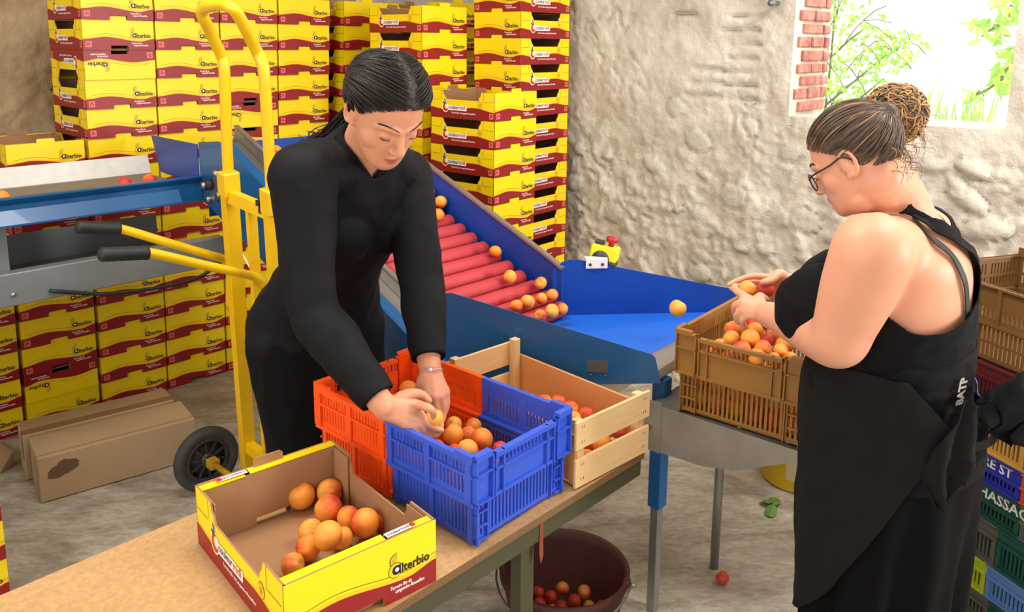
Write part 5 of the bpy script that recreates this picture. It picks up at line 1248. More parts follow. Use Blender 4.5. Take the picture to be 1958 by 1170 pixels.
def scalp_paths(H_, ctr, rad, tie, n, hairline, rs, off=(.006, .016), wave=.0, steps=14, way=None):
    """locks that lie on the scalp ellipsoid from root to tie; hairline(x, y, z) > 0 where hair grows"""
    out = []; c = Vector(ctr); tie_d = Vector(((tie[i] - ctr[i])/rad[i] for i in range(3))).normalized(); tries = 0
    while len(out) < n and tries < n*30:
        tries += 1
        d = Vector((rs.gauss(0, 1), rs.gauss(0, 1), rs.gauss(0, 1))).normalized(); q = Vector((c[i] + d[i]*rad[i] for i in range(3)))
        if hairline(*q) < 0: continue
        an = d.angle(tie_d)
        if an < .12: continue
        o0 = rs.uniform(*off); ph = rs.uniform(0, 6.28); side = d.cross(tie_d).normalized(); path = []
        for s in range(steps + 1):
            t = s/steps; wd = way(d) if way else None
            e = (d.slerp(tie_d, t*.985) if wd is None else d*(1-t)**2 + wd*(2*t*(1-t)) + tie_d*t*t*.985) + side*(.05*wave*math.sin(ph + t*9)); e.normalize(); o_ = o0*math.sin(PI*min(1, t*1.05 + .02))**.5
            path.append(H_(*[c[i] + e[i]*(rad[i] + o_) for i in range(3)]))
        out.append(path)
    return out
def cap_mesh(mb, H_, ctr, rad, hairline, key, off=.004, n=72, m=56, lumps=.004):
    idx = {}; vs = []; fs = []
    for j in range(m + 1):
        for i in range(n):
            th = PI*j/m; ph = 2*PI*i/n; d = (math.sin(th)*math.cos(ph), math.sin(th)*math.sin(ph), math.cos(th))
            q = [ctr[k] + d[k]*(rad[k] + off + lumps*noise.noise(Vector((d[0]*9, d[1]*9, d[2]*3)))) for k in range(3)]; vs.append((q, hairline(*q)))
    for j in range(m):
        for i in range(n):
            a = (j*n + i, (j+1)*n + i, (j+1)*n + (i+1) % n, j*n + (i+1) % n)
            if all(vs[k][1] > 0 for k in a): fs.append(a)
    mb.add([H_(*q) for q, _ in vs], fs, key, True)
def hand_pieces(F_, wrist, mcps, fingers, thumb, wr=.024, fr=.0082):
    """palm from the wrist to the four knuckles, then each finger as its own chain"""
    w = Vector(wrist); ms = [Vector(m) for m in mcps]
    for i, m in enumerate(ms): F_.chain([w.lerp(ms[1].lerp(ms[2], .5), .05) + (m - ms[1].lerp(ms[2], .5))*.45, w.lerp(m, .55), m], [.017, .0145, .0105], 12, 3)
    for i in range(3): F_.chain([w.lerp(ms[i], .6), ms[i].lerp(ms[i+1], .5)], [.013, .0105], 10, 2)
    for i, fg in enumerate(fingers):
        k = fr*(1., 1.03, .98, .86)[i]; F_.chain([ms[i]] + [Vector(p) for p in fg], [k*1.22, k*1.1, k*.98, k*.84], 12, 4)
    th = [Vector(p) for p in thumb]; F_.chain([w.lerp(ms[0], .25)] + th, [.0175] + [.0145, .0112, .0092][-len(th):] if len(th) == 3 else [.0175, .014, .011, .0098, .0085][:len(th)+1], 12, 4)

# ---------------------------------------------------------------- person sorting at the bench (dark hair, black top)
PEL = aty(606, 612, 2.17); NB = aty(692, 292, 1.915)
LR = U.copy()                                    # towards the person's left
fwd = -V
SR, SL = aty(580, 342, 1.80), aty(772, 338, 2.05)
ER, EL = aty(596, 592, 1.715), aty(806, 540, 1.93)
WR, WL = pz(733, 776, .955), pz(821, 700, .965)
HC = aty(737, 209, 1.80)
hf = Vector((.6, -.8, 0)); s_, c_ = .62, .785
hf3 = Vector((hf.x*c_, hf.y*c_, -s_)); hup = Vector((hf.x*s_, hf.y*s_, c_))
sp = (NB - PEL); spn = sp.normalized(); dep = (fwd - spn*fwd.dot(spn)).normalized()
B1 = Flesh()
def ring(t, a, b, push=0.): c = PEL + sp*t + dep*push; return (c, LR*a, dep*b)
B1.loft([ring(-.24, .03, .03, -.005), ring(-.2, .11, .085), ring(-.08, .172, .118, -.008), ring(.08, .168, .112, -.005), ring(.30, .128, .092), ring(.42, .122, .090, .004), ring(.62, .142, .102, .006), ring(.76, .158, .104, .004), ring(.88, .150, .088, -.004), ring(.96, .105, .066, -.006), ring(1.02, .058, .055, 0)])
for s in (-1, 1): B1.ell(PEL + sp*.70 + dep*.074 + LR*s*.062, (.066, .054, .068), (LR, dep, spn))
B1.chain([NB - spn*.03, NB.lerp(HC, .45) - hf*.012, HC - hup*.055 - hf3*.018], [.057, .052, .052], 20, 4)
B1.chain([NB - spn*.035 - LR*.05, SR + Vector((0, 0, .0))], [.052, .058], 18, 4); B1.chain([NB - spn*.035 + LR*.05, SL], [.052, .058], 18, 4)
B1.chain([SR, SR.lerp(ER, .45), ER, ER.lerp(WR, .3), WR.lerp(ER, .12), WR], [.062, .051, .042, .043, .028, .0255], 18, 5)
B1.chain([SL, SL.lerp(EL, .45), EL, EL.lerp(WL, .3), WL.lerp(EL, .12), WL], [.060, .050, .041, .042, .028, .0255], 18, 5)
hand_pieces(B1, WR, [pz(796, 772, .942), pz(800, 788, .924), pz(797, 805, .906), pz(788, 820, .892)],
            [[pz(820, 780, .947), pz(829, 789, .932), pz(828, 797, .920)], [pz(819, 809, .897), pz(834, 819, .886), pz(844, 822, .886)], [pz(811, 824, .878), pz(824, 832, .870), pz(833, 831, .872)], [pz(799, 836, .868), pz(811, 841, .862), pz(819, 840, .864)]],
            [pz(772, 768, .945, .03), pz(797, 772, .935, .05), pz(815, 784, .92, .048)])
hand_pieces(B1, WL, [pz(816, 752, .915), pz(829, 758, .908), pz(842, 757, .905), pz(853, 749, .905)],
            [[pz(820, 778, .882), pz(830, 795, .862), pz(838, 806, .852)], [pz(835, 785, .872), pz(841, 803, .853), pz(844, 815, .845)], [pz(847, 780, .875), pz(848, 793, .86), pz(847, 803, .85)], [pz(855, 771, .88), pz(853, 783, .866), pz(851, 790, .858)]],
            [pz(806, 735, .935, .012), pz(802, 758, .905, .015), pz(808, 776, .885, .012)])
KN, AN = {}, {}
for s, nm in ((-1, 'r'), (1, 'l')):
    hip = PEL + LR*s*.088 - Vector((0, 0, .02)); foot = R(1.26 + s*.10, 1.80 + (.10 if s < 0 else .16), .0); kn = hip.lerp(foot, .48) + fwd*.045; an = Vector((foot.x, foot.y, .085)) + V*.02
    KN[s], AN[s] = kn, an
    B1.chain([hip, hip.lerp(kn, .5), kn, kn.lerp(an, .35), an], [.098, .078, .055, .052, .036], 20, 5)
    B1.chain([an - Vector((0, 0, .025)) + V*.02, foot + fwd*.06 + Vector((0, 0, .035)), foot + fwd*.14 + Vector((0, 0, .024))], [.036, .034, .022], 14, 3)
CL1 = Flesh(); CL1.mb.v = list(B1.mb.v); CL1.mb.f = [list(q) for q in B1.mb.f]; CL1.mb.mi = list(B1.mb.mi); CL1.mb.sm = list(B1.mb.sm); CL1.mb.mats = list(B1.mb.mats)
Hh, hr, hf3, hup = head_pieces(B1, HC, hf3, hup, 1.0)
BODY1 = B1.fuse('body', .0031, 6, 'skin1'); relax_skin(BODY1, [(HC, .16), (WR, .05), (WL, .05), (pz(810, 800, .91), .08), (pz(838, 770, .89), .08)]); CLOTH1 = CL1.fuse('cloth form', .0065, 16, 'skin1')
loc1 = Vector((PEL.x, PEL.y, 0))
t1 = thing('person', 'person with dark hair in a low ponytail, black top, leaning over the bicoloured crate', 'person', loc1)
def place(me, name, parent, loc):
    co, _ = arrays(me); co -= np.array(loc); me.vertices.foreach_set('co', co.astype(np.float32).ravel()); me.update(); return ob(name, me, parent)
def lips_paint(me, H_, key):
    """lip colour as a soft per-vertex mask read by the skin material"""
    co, _ = arrays(me); o0 = np.array(H_(0, 0, 0)); ri, fo, upv = [np.array(H_(*a)) - o0 for a in ((1, 0, 0), (0, 1, 0), (0, 0, 1))]
    d = co - o0; x, y, z = d @ ri/(ri @ ri), d @ fo/(fo @ fo), d @ upv/(upv @ upv); q = np.abs(x)/.0225
    m = np.minimum(z - (-.0785 + .012*q**1.5), (-.0555 - .008*q**1.5) - z); m = np.where((y > .074) & (q < 1), m, -1)
    at = me.attributes.new('lip', 'FLOAT', 'POINT'); at.data.foreach_set('value', np.clip(m/.0025, 0, 1).astype(np.float32))
lips_paint(BODY1, Hh, 'lip')
co1, no1 = arrays(CLOTH1)
def bone_field(co, bones):
    D = []; Ts = []
    for a, b, r in bones: d, t = segd(co, a, b); D.append(d - r); Ts.append(t)
    return np.argmin(np.array(D), axis=0), np.array(Ts)
def along(co, a, b): a, b = np.array(a), np.array(b); d = (b - a); L_ = np.linalg.norm(d); return (co - a) @ (d/L_)
bones1 = [(PEL - sp*.1, NB - sp*.06, .12), (NB, HC, .05), (SR, ER, .05), (ER, WR, .035), (SL, EL, .05), (EL, WL, .035), (WR, pz(820, 800, .9), .03), (WL, pz(842, 780, .88), .03), (PEL + LR*.088, KN[1], .08), (PEL - LR*.088, KN[-1], .08), (KN[1], AN[1], .05), (KN[-1], AN[-1], .05), (HC, HC + hup*.05, .09)]
bi, bt = bone_field(co1, bones1)
nk = (HC - NB).normalized()
f = np.full(len(co1), -.05)
cn = (nk*.45 + spn*.75).normalized(); cdp = cn.cross(LR).normalized(); cdp = cdp if cdp.dot(dep) > 0 else -cdp; CC = NB + cn*.044
rc = co1 - np.array(CC); neckp = -(rc @ np.array(cn)) - .085*np.clip((rc @ np.array(cdp) - .01)/.07, 0, 1.0)**1.3*np.exp(-((rc @ np.array(LR))/.058)**2)
hem = along(co1, PEL - sp*.09, NB)
for b_ in (0, 1, 8, 9, 12): f = np.where(bi == b_, np.minimum(neckp, hem), f)
f = np.where(np.isin(bi, (2, 4)), .05, f)
for b_, w_, e_ in ((3, WR, ER), (5, WL, EL)):
    L_ = (w_ - e_).length; f = np.where(bi == b_, (L_ - .022) - along(co1, e_, w_), f)
f = np.where(np.isin(bi, (6, 7)), -.05, f)
off = np.where(np.isin(bi, (2, 3, 4, 5)), .0105, .013) + .008*np.clip(1 - np.abs(neckp - .03)/.05, 0, 1)
sh = place(cut_cloth('top', CLOTH1, f, off, 'ribcloth', .0035, 16., 3., (1, 1, .55)), 'long_sleeved_top', t1, loc1); sh['label'] = 'black ribbed long sleeved top'; shell(sh, .002)
# collar band
mb = MB(); pts = []
nb = np.nonzero((np.abs(neckp) < .004) & (np.linalg.norm(rc, axis=1) < .125))[0]; dd = rc[nb]; pr_ = dd - np.outer(dd @ np.array(cn), np.array(cn)); un = pr_/np.linalg.norm(pr_, axis=1)[:, None]
for k in range(49):                       # collar band follows the cut edge of the knit
    a = 2*PI*k/48; dr = np.array(LR*math.cos(a) + cdp*math.sin(a)); w_ = np.exp((un @ dr - 1)/.004) + 1e-12; pts.append(Vector(((co1[nb] + no1[nb]*.010)*w_[:, None]).sum(0)/w_.sum()))
mb.tube(pts, .0085, 'blackcloth', 10); mb.v = [tuple(Vector(p) - loc1) for p in mb.v]; ob('collar', mb, sh)
for w_, e_ in ((WR, ER), (WL, EL)):
    mb = MB(); d_ = (w_ - e_).normalized(); mb.tube([w_ - d_*.060, w_ - d_*.052, w_ - d_*.030, w_ - d_*.022], [.0365, .0385, .0365, .0345], 'blackcloth', 24); mb.v = [tuple(Vector(p) - loc1) for p in mb.v]; ob('cuff', mb, sh)
# trousers
Tq = Flesh(); Tq.loft([(PEL - sp*.10 + dep*-.004, LR*.14, dep*.11), (PEL - sp*.04, LR*.183, dep*.128), (PEL + sp*.06, LR*.180, dep*.124), (PEL + sp*.16, LR*.150, dep*.112)])
for s in (-1, 1):
    hip = PEL + LR*s*.088 - Vector((0, 0, .04)); kn, an = KN[s], AN[s]; Tq.chain([hip, hip.lerp(kn, .5), kn, kn.lerp(an, .5), an], [.112, .098, .084, .078, .068], 22, 5)
tm = Tq.fuse('trousers', .006, 4, 'trousers'); co, no = arrays(tm)
for i in range(len(co)):
    p = co[i]; w_ = .006*(1 - 2*abs(noise.noise(Vector((p[0]*14, p[1]*14, p[2]*7))))); co[i] += no[i]*w_
tm.vertices.foreach_set('co', co.astype(np.float32).ravel()); tr = place(tm, 'trousers', t1, loc1); tr['label'] = 'black work trousers'
for s in (-1, 1):
    mb = MB(); foot = AN[s] - V*.02; foot.z = 0
    sf = Flesh(); sf.chain([foot + V*.03 + Vector((0, 0, .048)), foot + fwd*.07 + Vector((0, 0, .044)), foot + fwd*.15 + Vector((0, 0, .034))], [.045, .044, .032], 16, 4); me = sf.fuse('shoe', .006, 3, 'darkplastic')
    co, _ = arrays(me); co[:, 2] = np.maximum(co[:, 2], .002); me.vertices.foreach_set('co', co.astype(np.float32).ravel()); place(me, 'shoe', t1, loc1)
body = place(BODY1, 'body', t1, loc1)
# hair
hl1 = lambda x, y, z: z - .98*max(y, -.05)*1.0 + .012 if y > -.03 else z + .055 + .2*(y + .03)
hl1 = lambda x, y, z: (z + .008 - .93*y + .10*max(0, abs(x) - .03)*(y > .02)) if y > -.02 else (z + .052 + .25*(y + .02))
rs = random.Random(5); hc_, hrad = (0, -.010, .034), (.0765, .0965, .0855); tie1 = (-.008, -.104, -.028)
hair = MB(); cap_mesh(hair, Hh, hc_, hrad, hl1, 'hair1', .003); strands(hair, scalp_paths(Hh, hc_, hrad, tie1, 3000, hl1, rs, (.006, .017), way=lambda d: Vector(((.95 if d.x > -.12 else -.95), -.05, .30 + .5*max(0, d.z))).normalized()), .0012, 'hair1')
tw = Hh(*tie1); tail = [tw, aty(636, 252, 1.945), aty(612, 268, 1.965), aty(590, 284, 1.965), aty(566, 305, 1.955)]
for k in range(280):
    j = lambda s: Vector((rs.gauss(0, s), rs.gauss(0, s), rs.gauss(0, s))); e = 1.35 if k % 12 == 0 else 1.
    q = [tail[0] + j(.007), tail[1] + j(.009*e), tail[2] + j(.010*e), tail[3] + j(.012*e)] + ([tail[4] + j(.014*e)] if k % 2 else [])
    n = len(q); hair.tube(q, [.0014, .0013, .0010, .0006, .0003][:n], 'hair1', 4, cap=False, sub=4)
hair.tube([tw + (Hh(0, 0, .004) - HC) + (tail[1] - tw)*.1, tw + (tail[1] - tw)*.35], [.021, .018], 'hair1', 14)
for k in range(46):                        # flyaways along the crown
    a = rs.uniform(1.0, 2.8); x = rs.uniform(-.06, .06); q0 = Hh(x, .085*math.cos(a) - .01, .034 + .095*math.sin(a)); q1 = q0 + (Hh(x*1.4, .085*math.cos(a + .3), .034 + .11*math.sin(a + .3)) - q0)*rs.uniform(.5, 1.2) + Vector((rs.gauss(0, .006), rs.gauss(0, .006), rs.gauss(0, .006)))
    hair.tube([q0, q0.lerp(q1, .5) + Vector((0, 0, .004)), q1], [.0003, .0003, .0001], 'hair1', 3, cap=False, sub=3)
hair.v = [tuple(Vector(p) - loc1) for p in hair.v]; hb = ob('hair', hair, t1); hb['label'] = 'dark brown hair tied in a low ponytail'
def facelines(H_, t, loc, keyhair, lid=True):
    for s in (-1, 1):
        mb = MB()
        for q in range(26):                                                       # brows of short hairs
            u_ = q/25; x = s*(.011 + .038*u_); z = .0205 + .0065*math.sin(PI*u_*.85); y = .0930 - .024*u_**1.7
            a = H_(x, y, z - .002); b2 = H_(x + s*.008, y - .003, z + .0025); mb.tube([a, a.lerp(b2, .5) + (H_(0, .0012, 0) - H_(0, 0, 0)), b2], [.0008, .0007, .0003], keyhair, 4, cap=False)
        mb.v = [tuple(Vector(p) - loc) for p in mb.v]; ob('eyebrow', mb, t)
    for s in (-1, 1):
        mb = MB()
        pts = []
        for q in range(11):
            u_ = q/10*2 - 1; pts.append(H_(s*(.0315 + .0145*u_), .0865 - .0055*u_*u_ - (.003 if s*u_ > 0 else 0)*abs(u_), -.0095 + .0032*u_*u_))
        mb.tube(pts, [.0004] + [.0009]*9 + [.0004], 'lash', 5)
        for q in range(9):
            u_ = q/8*2 - 1; a = H_(s*(.0315 + .0135*u_), .0865 - .0055*u_*u_, -.0095 + .0032*u_*u_); mb.tube([a, a + (H_(s*.002*u_, .003, -.0035) - H_(0, 0, 0))], [.0004, .0001], 'lash', 3, cap=False)
        mb.v = [tuple(Vector(p) - loc) for p in mb.v]; ob('eyelashes', mb, t)
facelines(Hh, t1, loc1, 'hair1')
mb = MB(); d_ = (pz(832, 757, .908) - WL).normalized(); c_b = WL + d_*.014; a_ = d_.orthogonal().normalized(); b_ = d_.cross(a_)
mb.tube([c_b + a_*.0290*math.cos(k*PI/12) + b_*.0272*math.sin(k*PI/12) for k in range(25)], .0011, 'silver', 6)
tc = (CAM - c_b); tc = (tc - d_*tc.dot(d_)).normalized(); mb.lathe([(0, -.0015), (.005, -.0015), (.0055, 0), (.005, .0015), (0, .002)], 'silver', 16, T=Matrix.Translation(c_b + tc*.0295) @ tc.to_track_quat('Z', 'Y').to_matrix().to_4x4())
mb.v = [tuple(Vector(p) - loc1) for p in mb.v]; o = ob('bracelet', mb, t1); o['label'] = 'thin silver bracelet on the left wrist'
apricot(pz(829, 803, .905) + Vector((0, .012, 0)), .0195, 'orange apricot held between the fingers over the bicoloured crate', rot=(.3, .2, 2.))

# ---------------------------------------------------------------- person at the stand (hair in a bun, sleeveless top)
f2 = Vector((-.84, .54, 0)).normalized(); L2 = Vector((-f2.y, f2.x, 0)); up2 = Vector((0, 0, 1))     # L2 = towards the person's left (nearer the camera)
PE2 = aty(1706, 835, 1.74); NB2 = aty(1738, 424, 1.68)
S2L, S2R = aty(1668, 482, 1.535), aty(1762, 458, 1.84)
E2L, W2L = aty(1602, 655, 1.58), aty(1466, 600, 1.90)
E2R, W2R = aty(1640, 640, 2.02), aty(1524, 542, 2.10)
H2 = aty(1635, 303, 1.655); h2f = Vector((-.67, .54, -.51)); h2u = Vector((-.40, .32, .86))
s2 = NB2 - PE2; s2n = s2.normalized(); d2 = (f2 - s2n*f2.dot(s2n)).normalized()
B2 = Flesh()
def ring2(t, a, b, push=0.): return (PE2 + s2*t + d2*push, L2*a, d2*b)
B2.loft([ring2(-.26, .05, .05), ring2(-.2, .15, .13), ring2(-.05, .180, .165, -.01), ring2(.10, .180, .162), ring2(.26, .165, .150, .012), ring2(.42, .160, .146, .010), ring2(.60, .165, .140, .008), ring2(.74, .170, .130, .0), ring2(.87, .158, .106, -.014), ring2(.95, .112, .076, -.012), ring2(1.02, .07, .064, -.004)])
for s in (-1, 1): B2.ell(PE2 + s2*.60 + d2*.135 + L2*s*.080, (.080, .086, .084), (L2, d2, s2n))
B2.ell(PE2 + s2*.28 + d2*.07, (.15, .10, .10), (L2, d2, s2n))
B2.chain([NB2 - s2n*.03 - d2*.006, NB2.lerp(H2, .4) - d2*.012, H2 - h2u*.055 - h2f*.020], [.066, .061, .060], 20, 4)
B2.chain([NB2 - s2n*.04 + L2*.05, S2L], [.060, .074], 18, 4); B2.chain([NB2 - s2n*.04 - L2*.05, S2R], [.060, .074], 18, 4)
CL2 = Flesh(); CL2.mb.v = list(B2.mb.v); CL2.mb.f = [list(q) for q in B2.mb.f]; CL2.mb.mi = list(B2.mb.mi); CL2.mb.sm = list(B2.mb.sm); CL2.mb.mats = list(B2.mb.mats)
B2.chain([S2L, S2L.lerp(E2L, .4), S2L.lerp(E2L, .8), E2L, E2L.lerp(W2L, .3), E2L.lerp(W2L, .75), W2L], [.079, .074, .062, .056, .052, .037, .030], 20, 5)
B2.chain([S2R, S2R.lerp(E2R, .5), E2R, E2R.lerp(W2R, .35), W2R.lerp(E2R, .1), W2R], [.077, .066, .053, .050, .032, .030], 20, 5)
def py_(px, py, y): return aty(px, py, y)
hand_pieces(B2, W2L, [py_(1424, 566, 1.955), py_(1420, 578, 1.945), py_(1422, 592, 1.935), py_(1430, 604, 1.925)],
            [[py_(1408, 556, 1.985), py_(1404, 549, 2.01), py_(1408, 545, 2.025)], [py_(1406, 584, 1.965), py_(1405, 596, 1.985), py_(1410, 603, 1.995)], [py_(1410, 601, 1.95), py_(1409, 612, 1.965), py_(1414, 618, 1.975)], [py_(1420, 612, 1.935), py_(1421, 622, 1.95), py_(1427, 626, 1.955)]],
            [py_(1452, 570, 1.94), py_(1460, 571, 1.965), py_(1464, 572, 1.985)], fr=.0088)
hand_pieces(B2, W2R, [py_(1466, 530, 2.10), py_(1462, 540, 2.12), py_(1463, 549, 2.135), py_(1468, 557, 2.14)],
            [[py_(1438, 528, 2.095), py_(1414, 535, 2.09), py_(1394, 544, 2.085)], [py_(1436, 539, 2.115), py_(1414, 545, 2.11), py_(1399, 552, 2.10)], [py_(1440, 553, 2.13), py_(1424, 560, 2.12), py_(1416, 566, 2.11)], [py_(1450, 566, 2.135), py_(1438, 572, 2.125), py_(1430, 576, 2.12)]],
            [py_(1490, 524, 2.075), py_(1474, 536, 2.05), py_(1458, 540, 2.045)], fr=.0085)
K2, A2 = {}, {}
for s in (-1, 1):
    hip = PE2 + L2*s*.08 - Vector((0, 0, .03)); ft = Vector((PE2.x, PE2.y, 0)) + L2*s*.075 - f2*.02; kn = hip.lerp(ft, .47) + f2*.03; an = Vector((ft.x, ft.y, .085)); K2[s], A2[s] = kn, an
    B2.chain([hip, hip.lerp(kn, .5), kn, kn.lerp(an, .35), an], [.095, .078, .060, .055, .040], 20, 5)
    B2.chain([an - Vector((0, 0, .03)), ft + f2*.09 + Vector((0, 0, .035)), ft + f2*.16 + Vector((0, 0, .024))], [.04, .036, .024], 14, 3)
H2h, r2_, h2f, h2u = head_pieces(B2, H2, h2f, h2u, .905, 1.06)
B2.ell(H2h(0, .02, -.086), (.052, .046, .034), (r2_, h2f, h2u))
BODY2 = B2.fuse('body', .0033, 7, 'skin2'); relax_skin(BODY2, [(H2, .15), (W2L, .04), (W2R, .04), (py_(1425, 585, 1.95), .08), (py_(1440, 545, 2.1), .09)], 60); lips_paint(BODY2, H2h, 'lip')
loc2 = Vector((PE2.x, PE2.y, 0))
t2 = thing('person', 'person with glasses and hair in a bun, black sleeveless top and long black skirt', 'person', loc2)
CLOTH2 = CL2.fuse('cloth form', .0055, 8, 'skin2'); co2, no2 = arrays(CLOTH2)
rel = co2 - np.array(PE2); x2 = rel @ np.array(L2); y2 = rel @ np.array(d2); t2v = (rel @ np.array(s2n))/s2.length
# the top: everything below the armholes, a narrow racer back, two shoulder straps in front
back = y2 < 0.0
arm = .62 + .0*x2
scoop = .66 + 2.2*np.abs(np.clip(np.abs(x2) - .02, 0, .2))**1.05
sst = np.clip((y2 + .06)/.14, 0, 1); sst = sst*sst*(3 - 2*sst)
low_edge = .665 + .15*sst
body_part = (low_edge - t2v)*s2.length
ctr = .150*np.clip((t2v - .80)/.26, 0, 1)
racer = np.where(t2v < .80, .036 + .14*np.clip((.80 - t2v)/.14, 0, 1)**1.6 - np.abs(x2), .0235 + .0125*np.clip((.92 - t2v)/.12, 0, 1) - np.abs(np.abs(x2) - ctr))
strapf = .0235 - np.abs(np.abs(x2) - .150)
topf = np.maximum(body_part, np.where(back, racer, strapf))
f = np.minimum(np.minimum(topf, (t2v + .02)*s2.length), np.minimum(np.abs(x2) - (.075 + .6*np.clip(t2v - .98, 0, 1)) + 3*np.clip(.98 - t2v, 0, 1), (1.15 - t2v)*s2.length))
f = np.minimum(f, np.where(t2v > .75, .19 - np.abs(x2), .05))
OFF2 = .0085 + .011*np.clip((y2 - .02)/.05, 0, 1)*(t2v < .78) + .006*np.clip((np.abs(x2) - .1)/.04, 0, 1)*(t2v < .7)
tp = place(cut_cloth('top', CLOTH2, f, OFF2, 'blackcloth', .003, 18., 5., (1, 1, 1.6)), 'sleeveless_top', t2, loc2); tp['label'] = 'black sleeveless sports top with racer back'; shell(tp, .0025)
# sports mesh panel across the lower back, bra strap
fm = np.where((t2v < .6), np.minimum(np.minimum(.52 - t2v, t2v - .37)*s2.length, np.minimum(.05 - y2, .19 - np.abs(x2))), -.05)
pm = place(cut_cloth('mesh_panel', CLOTH2, fm, OFF2 + .0035, 'mesh', .003, 18., 5., (1, 1, 1.6)), 'mesh_panel', tp, loc2)
def on_back(xq, tq, lift=.006):
    i = np.argmin((x2 - xq)**2 + ((t2v - tq)*s2.length)**2 + 10*(y2 > .0)); return Vector(co2[i] + no2[i]*lift)
for s in (1, -1):
    mb = MB()
    q = [on_back(s*x, t_, .0035) for x, t_ in ((.162, 1.07), (.158, 1.0), (.150, .93), (.140, .85), (.125, .76), (.108, .67), (.092, .58), (.084, .53))]
    for a, b2 in zip(q, q[1:]): pass
    n = len(q); W_ = .0075; vs = []
    Pm = []
    for i in range(n-1):
        for k in range(6): tt = k/6; p0, p1, p2, p3 = q[max(i-1, 0)], q[i], q[i+1], q[min(i+2, n-1)]; Pm.append(.5*((2*p1) + (p2-p0)*tt + (2*p0-5*p1+4*p2-p3)*tt*tt + (3*p1-p0-3*p2+p3)*tt**3))
    Pm.append(q[-1])
    for i, p in enumerate(Pm):
        d_ = (Pm[min(i+1, len(Pm)-1)] - Pm[max(i-1, 0)]).normalized(); j = np.argmin(((co2 - np.array(p))**2).sum(1)); nn_ = Vector(no2[j]); sd_ = d_.cross(nn_).normalized(); p = p + nn_*.0015
        vs += [p - sd_*W_, p + sd_*W_, p + sd_*W_ + nn_*.0025, p - sd_*W_ + nn_*.0025]
    fs = []
    for i in range(len(Pm)-1):
        for k in range(4): fs.append((4*i + k, 4*i + (k+1) % 4, 4*i + 4 + (k+1) % 4, 4*i + 4 + k))
    mb.add(vs, fs, 'blackrubber'); mb.v = [tuple(Vector(p) - loc2) for p in mb.v]; ob('thin_strap', mb, t2)
# skirt: long flared tube with folds; a wrapped apron layer over it with a slanted hem
def skirt_pt(an, z, extra=0., fold=1.):
    t_ = (1.03 - z)/1.0; a = np.interp(z, [.1, .5, .80, .90, 1.0, 1.06], [.170, .178, .192, .196, .186, .176]); b = np.interp(z, [.1, .5, .80, .90, 1.0, 1.06], [.160, .170, .182, .186, .172, .160])
    w_ = fold*min(1, max(0, (.88 - z)/.5)); fo = w_*(.016*math.sin(an*7 + 1.3*math.sin(z*4)) + .010*math.sin(an*13 + 2 + z*3)) + .004*noise.noise(Vector((an*3, z*9, 2.)))
    c = Vector((PE2.x, PE2.y, z)) + s2*0 + d2*.0
    if z > PE2.z: c += (s2/s2.length)*0 + Vector((s2.x, s2.y, 0))*((z - PE2.z)/s2.z)
    return c + L2*(a + fo + extra)*math.cos(an) + f2*(b + fo + extra)*math.sin(an)
def skirt_mesh(name, z0, z1, key, extra, keep=None, n=150, m=64, fold=1., wr=0.):
    vs, fs = [], []
    for j in range(m + 1):
        for i in range(n):
            an = 2*PI*i/n; z = z0 + (z1 - z0)*j/m; p = skirt_pt(an, z, extra + (wr*noise.noise(Vector((math.cos(an)*4 + z*6, math.sin(an)*4 - z*3, z*14))) if wr else 0), fold); vs.append(p)
    for j in range(m):
        for i in range(n):
            if keep is None or keep(2*PI*(i + .5)/n, z0 + (z1 - z0)*(j + .5)/m): fs.append((j*n + i, j*n + (i+1) % n, (j+1)*n + (i+1) % n, (j+1)*n + i))
    mb = MB(); mb.add([p - loc2 for p in vs], fs, key, True); return mb
sk = ob('skirt', skirt_mesh('skirt', .07, .935, 'skirt', .0), t2); shell(sk, .003); sk['label'] = 'long black skirt'
# angles: 0 = left hip, pi/2 = front, -pi/2 = back; the camera looks at the left hip and the back
def hemz(an):
    a = (an + PI) % (2*PI) - PI
    return np.interp(a, [-2.2, -1.75, -1.2, -.75, -.4, .0, .4, .8, 1.1, 3.2], [1.04, 1.02, 1.0, .93, .84, .67, .52, .42, .40, .6])
def apron_grid(extra=.020):
    n, m = 170, 60; vs, fs = [], []
    a0, a1 = -1.85, 2.6
    for j in range(m + 1):
        for i in range(n + 1):
            an = a0 + (a1 - a0)*i/n; zt_ = 1.045 - .13*min(1, max(0, (-.25 - an)/.6)); zb = float(hemz(an)); z = min(zb, zt_ - .02) + (zt_ - min(zb, zt_ - .02))*j/m
            w_ = .005*noise.noise(Vector((math.cos(an)*5, math.sin(an)*5 + z*9, z*16))) + .005*math.sin(z*70 + an*2)*max(0, (z - .88)/.15)*.6
            vs.append(skirt_pt(an, z, extra + w_, .55) - loc2)
    fs = [(j*(n+1) + i, j*(n+1) + i + 1, (j+1)*(n+1) + i + 1, (j+1)*(n+1) + i) for j in range(m) for i in range(n)]
    mb = MB(); mb.add(vs, fs, 'apron', True); return mb
apn = ob('wrap_apron', apron_grid(), t2); shell(apn, .003); apn['label'] = 'charcoal wrap tied around the hips'
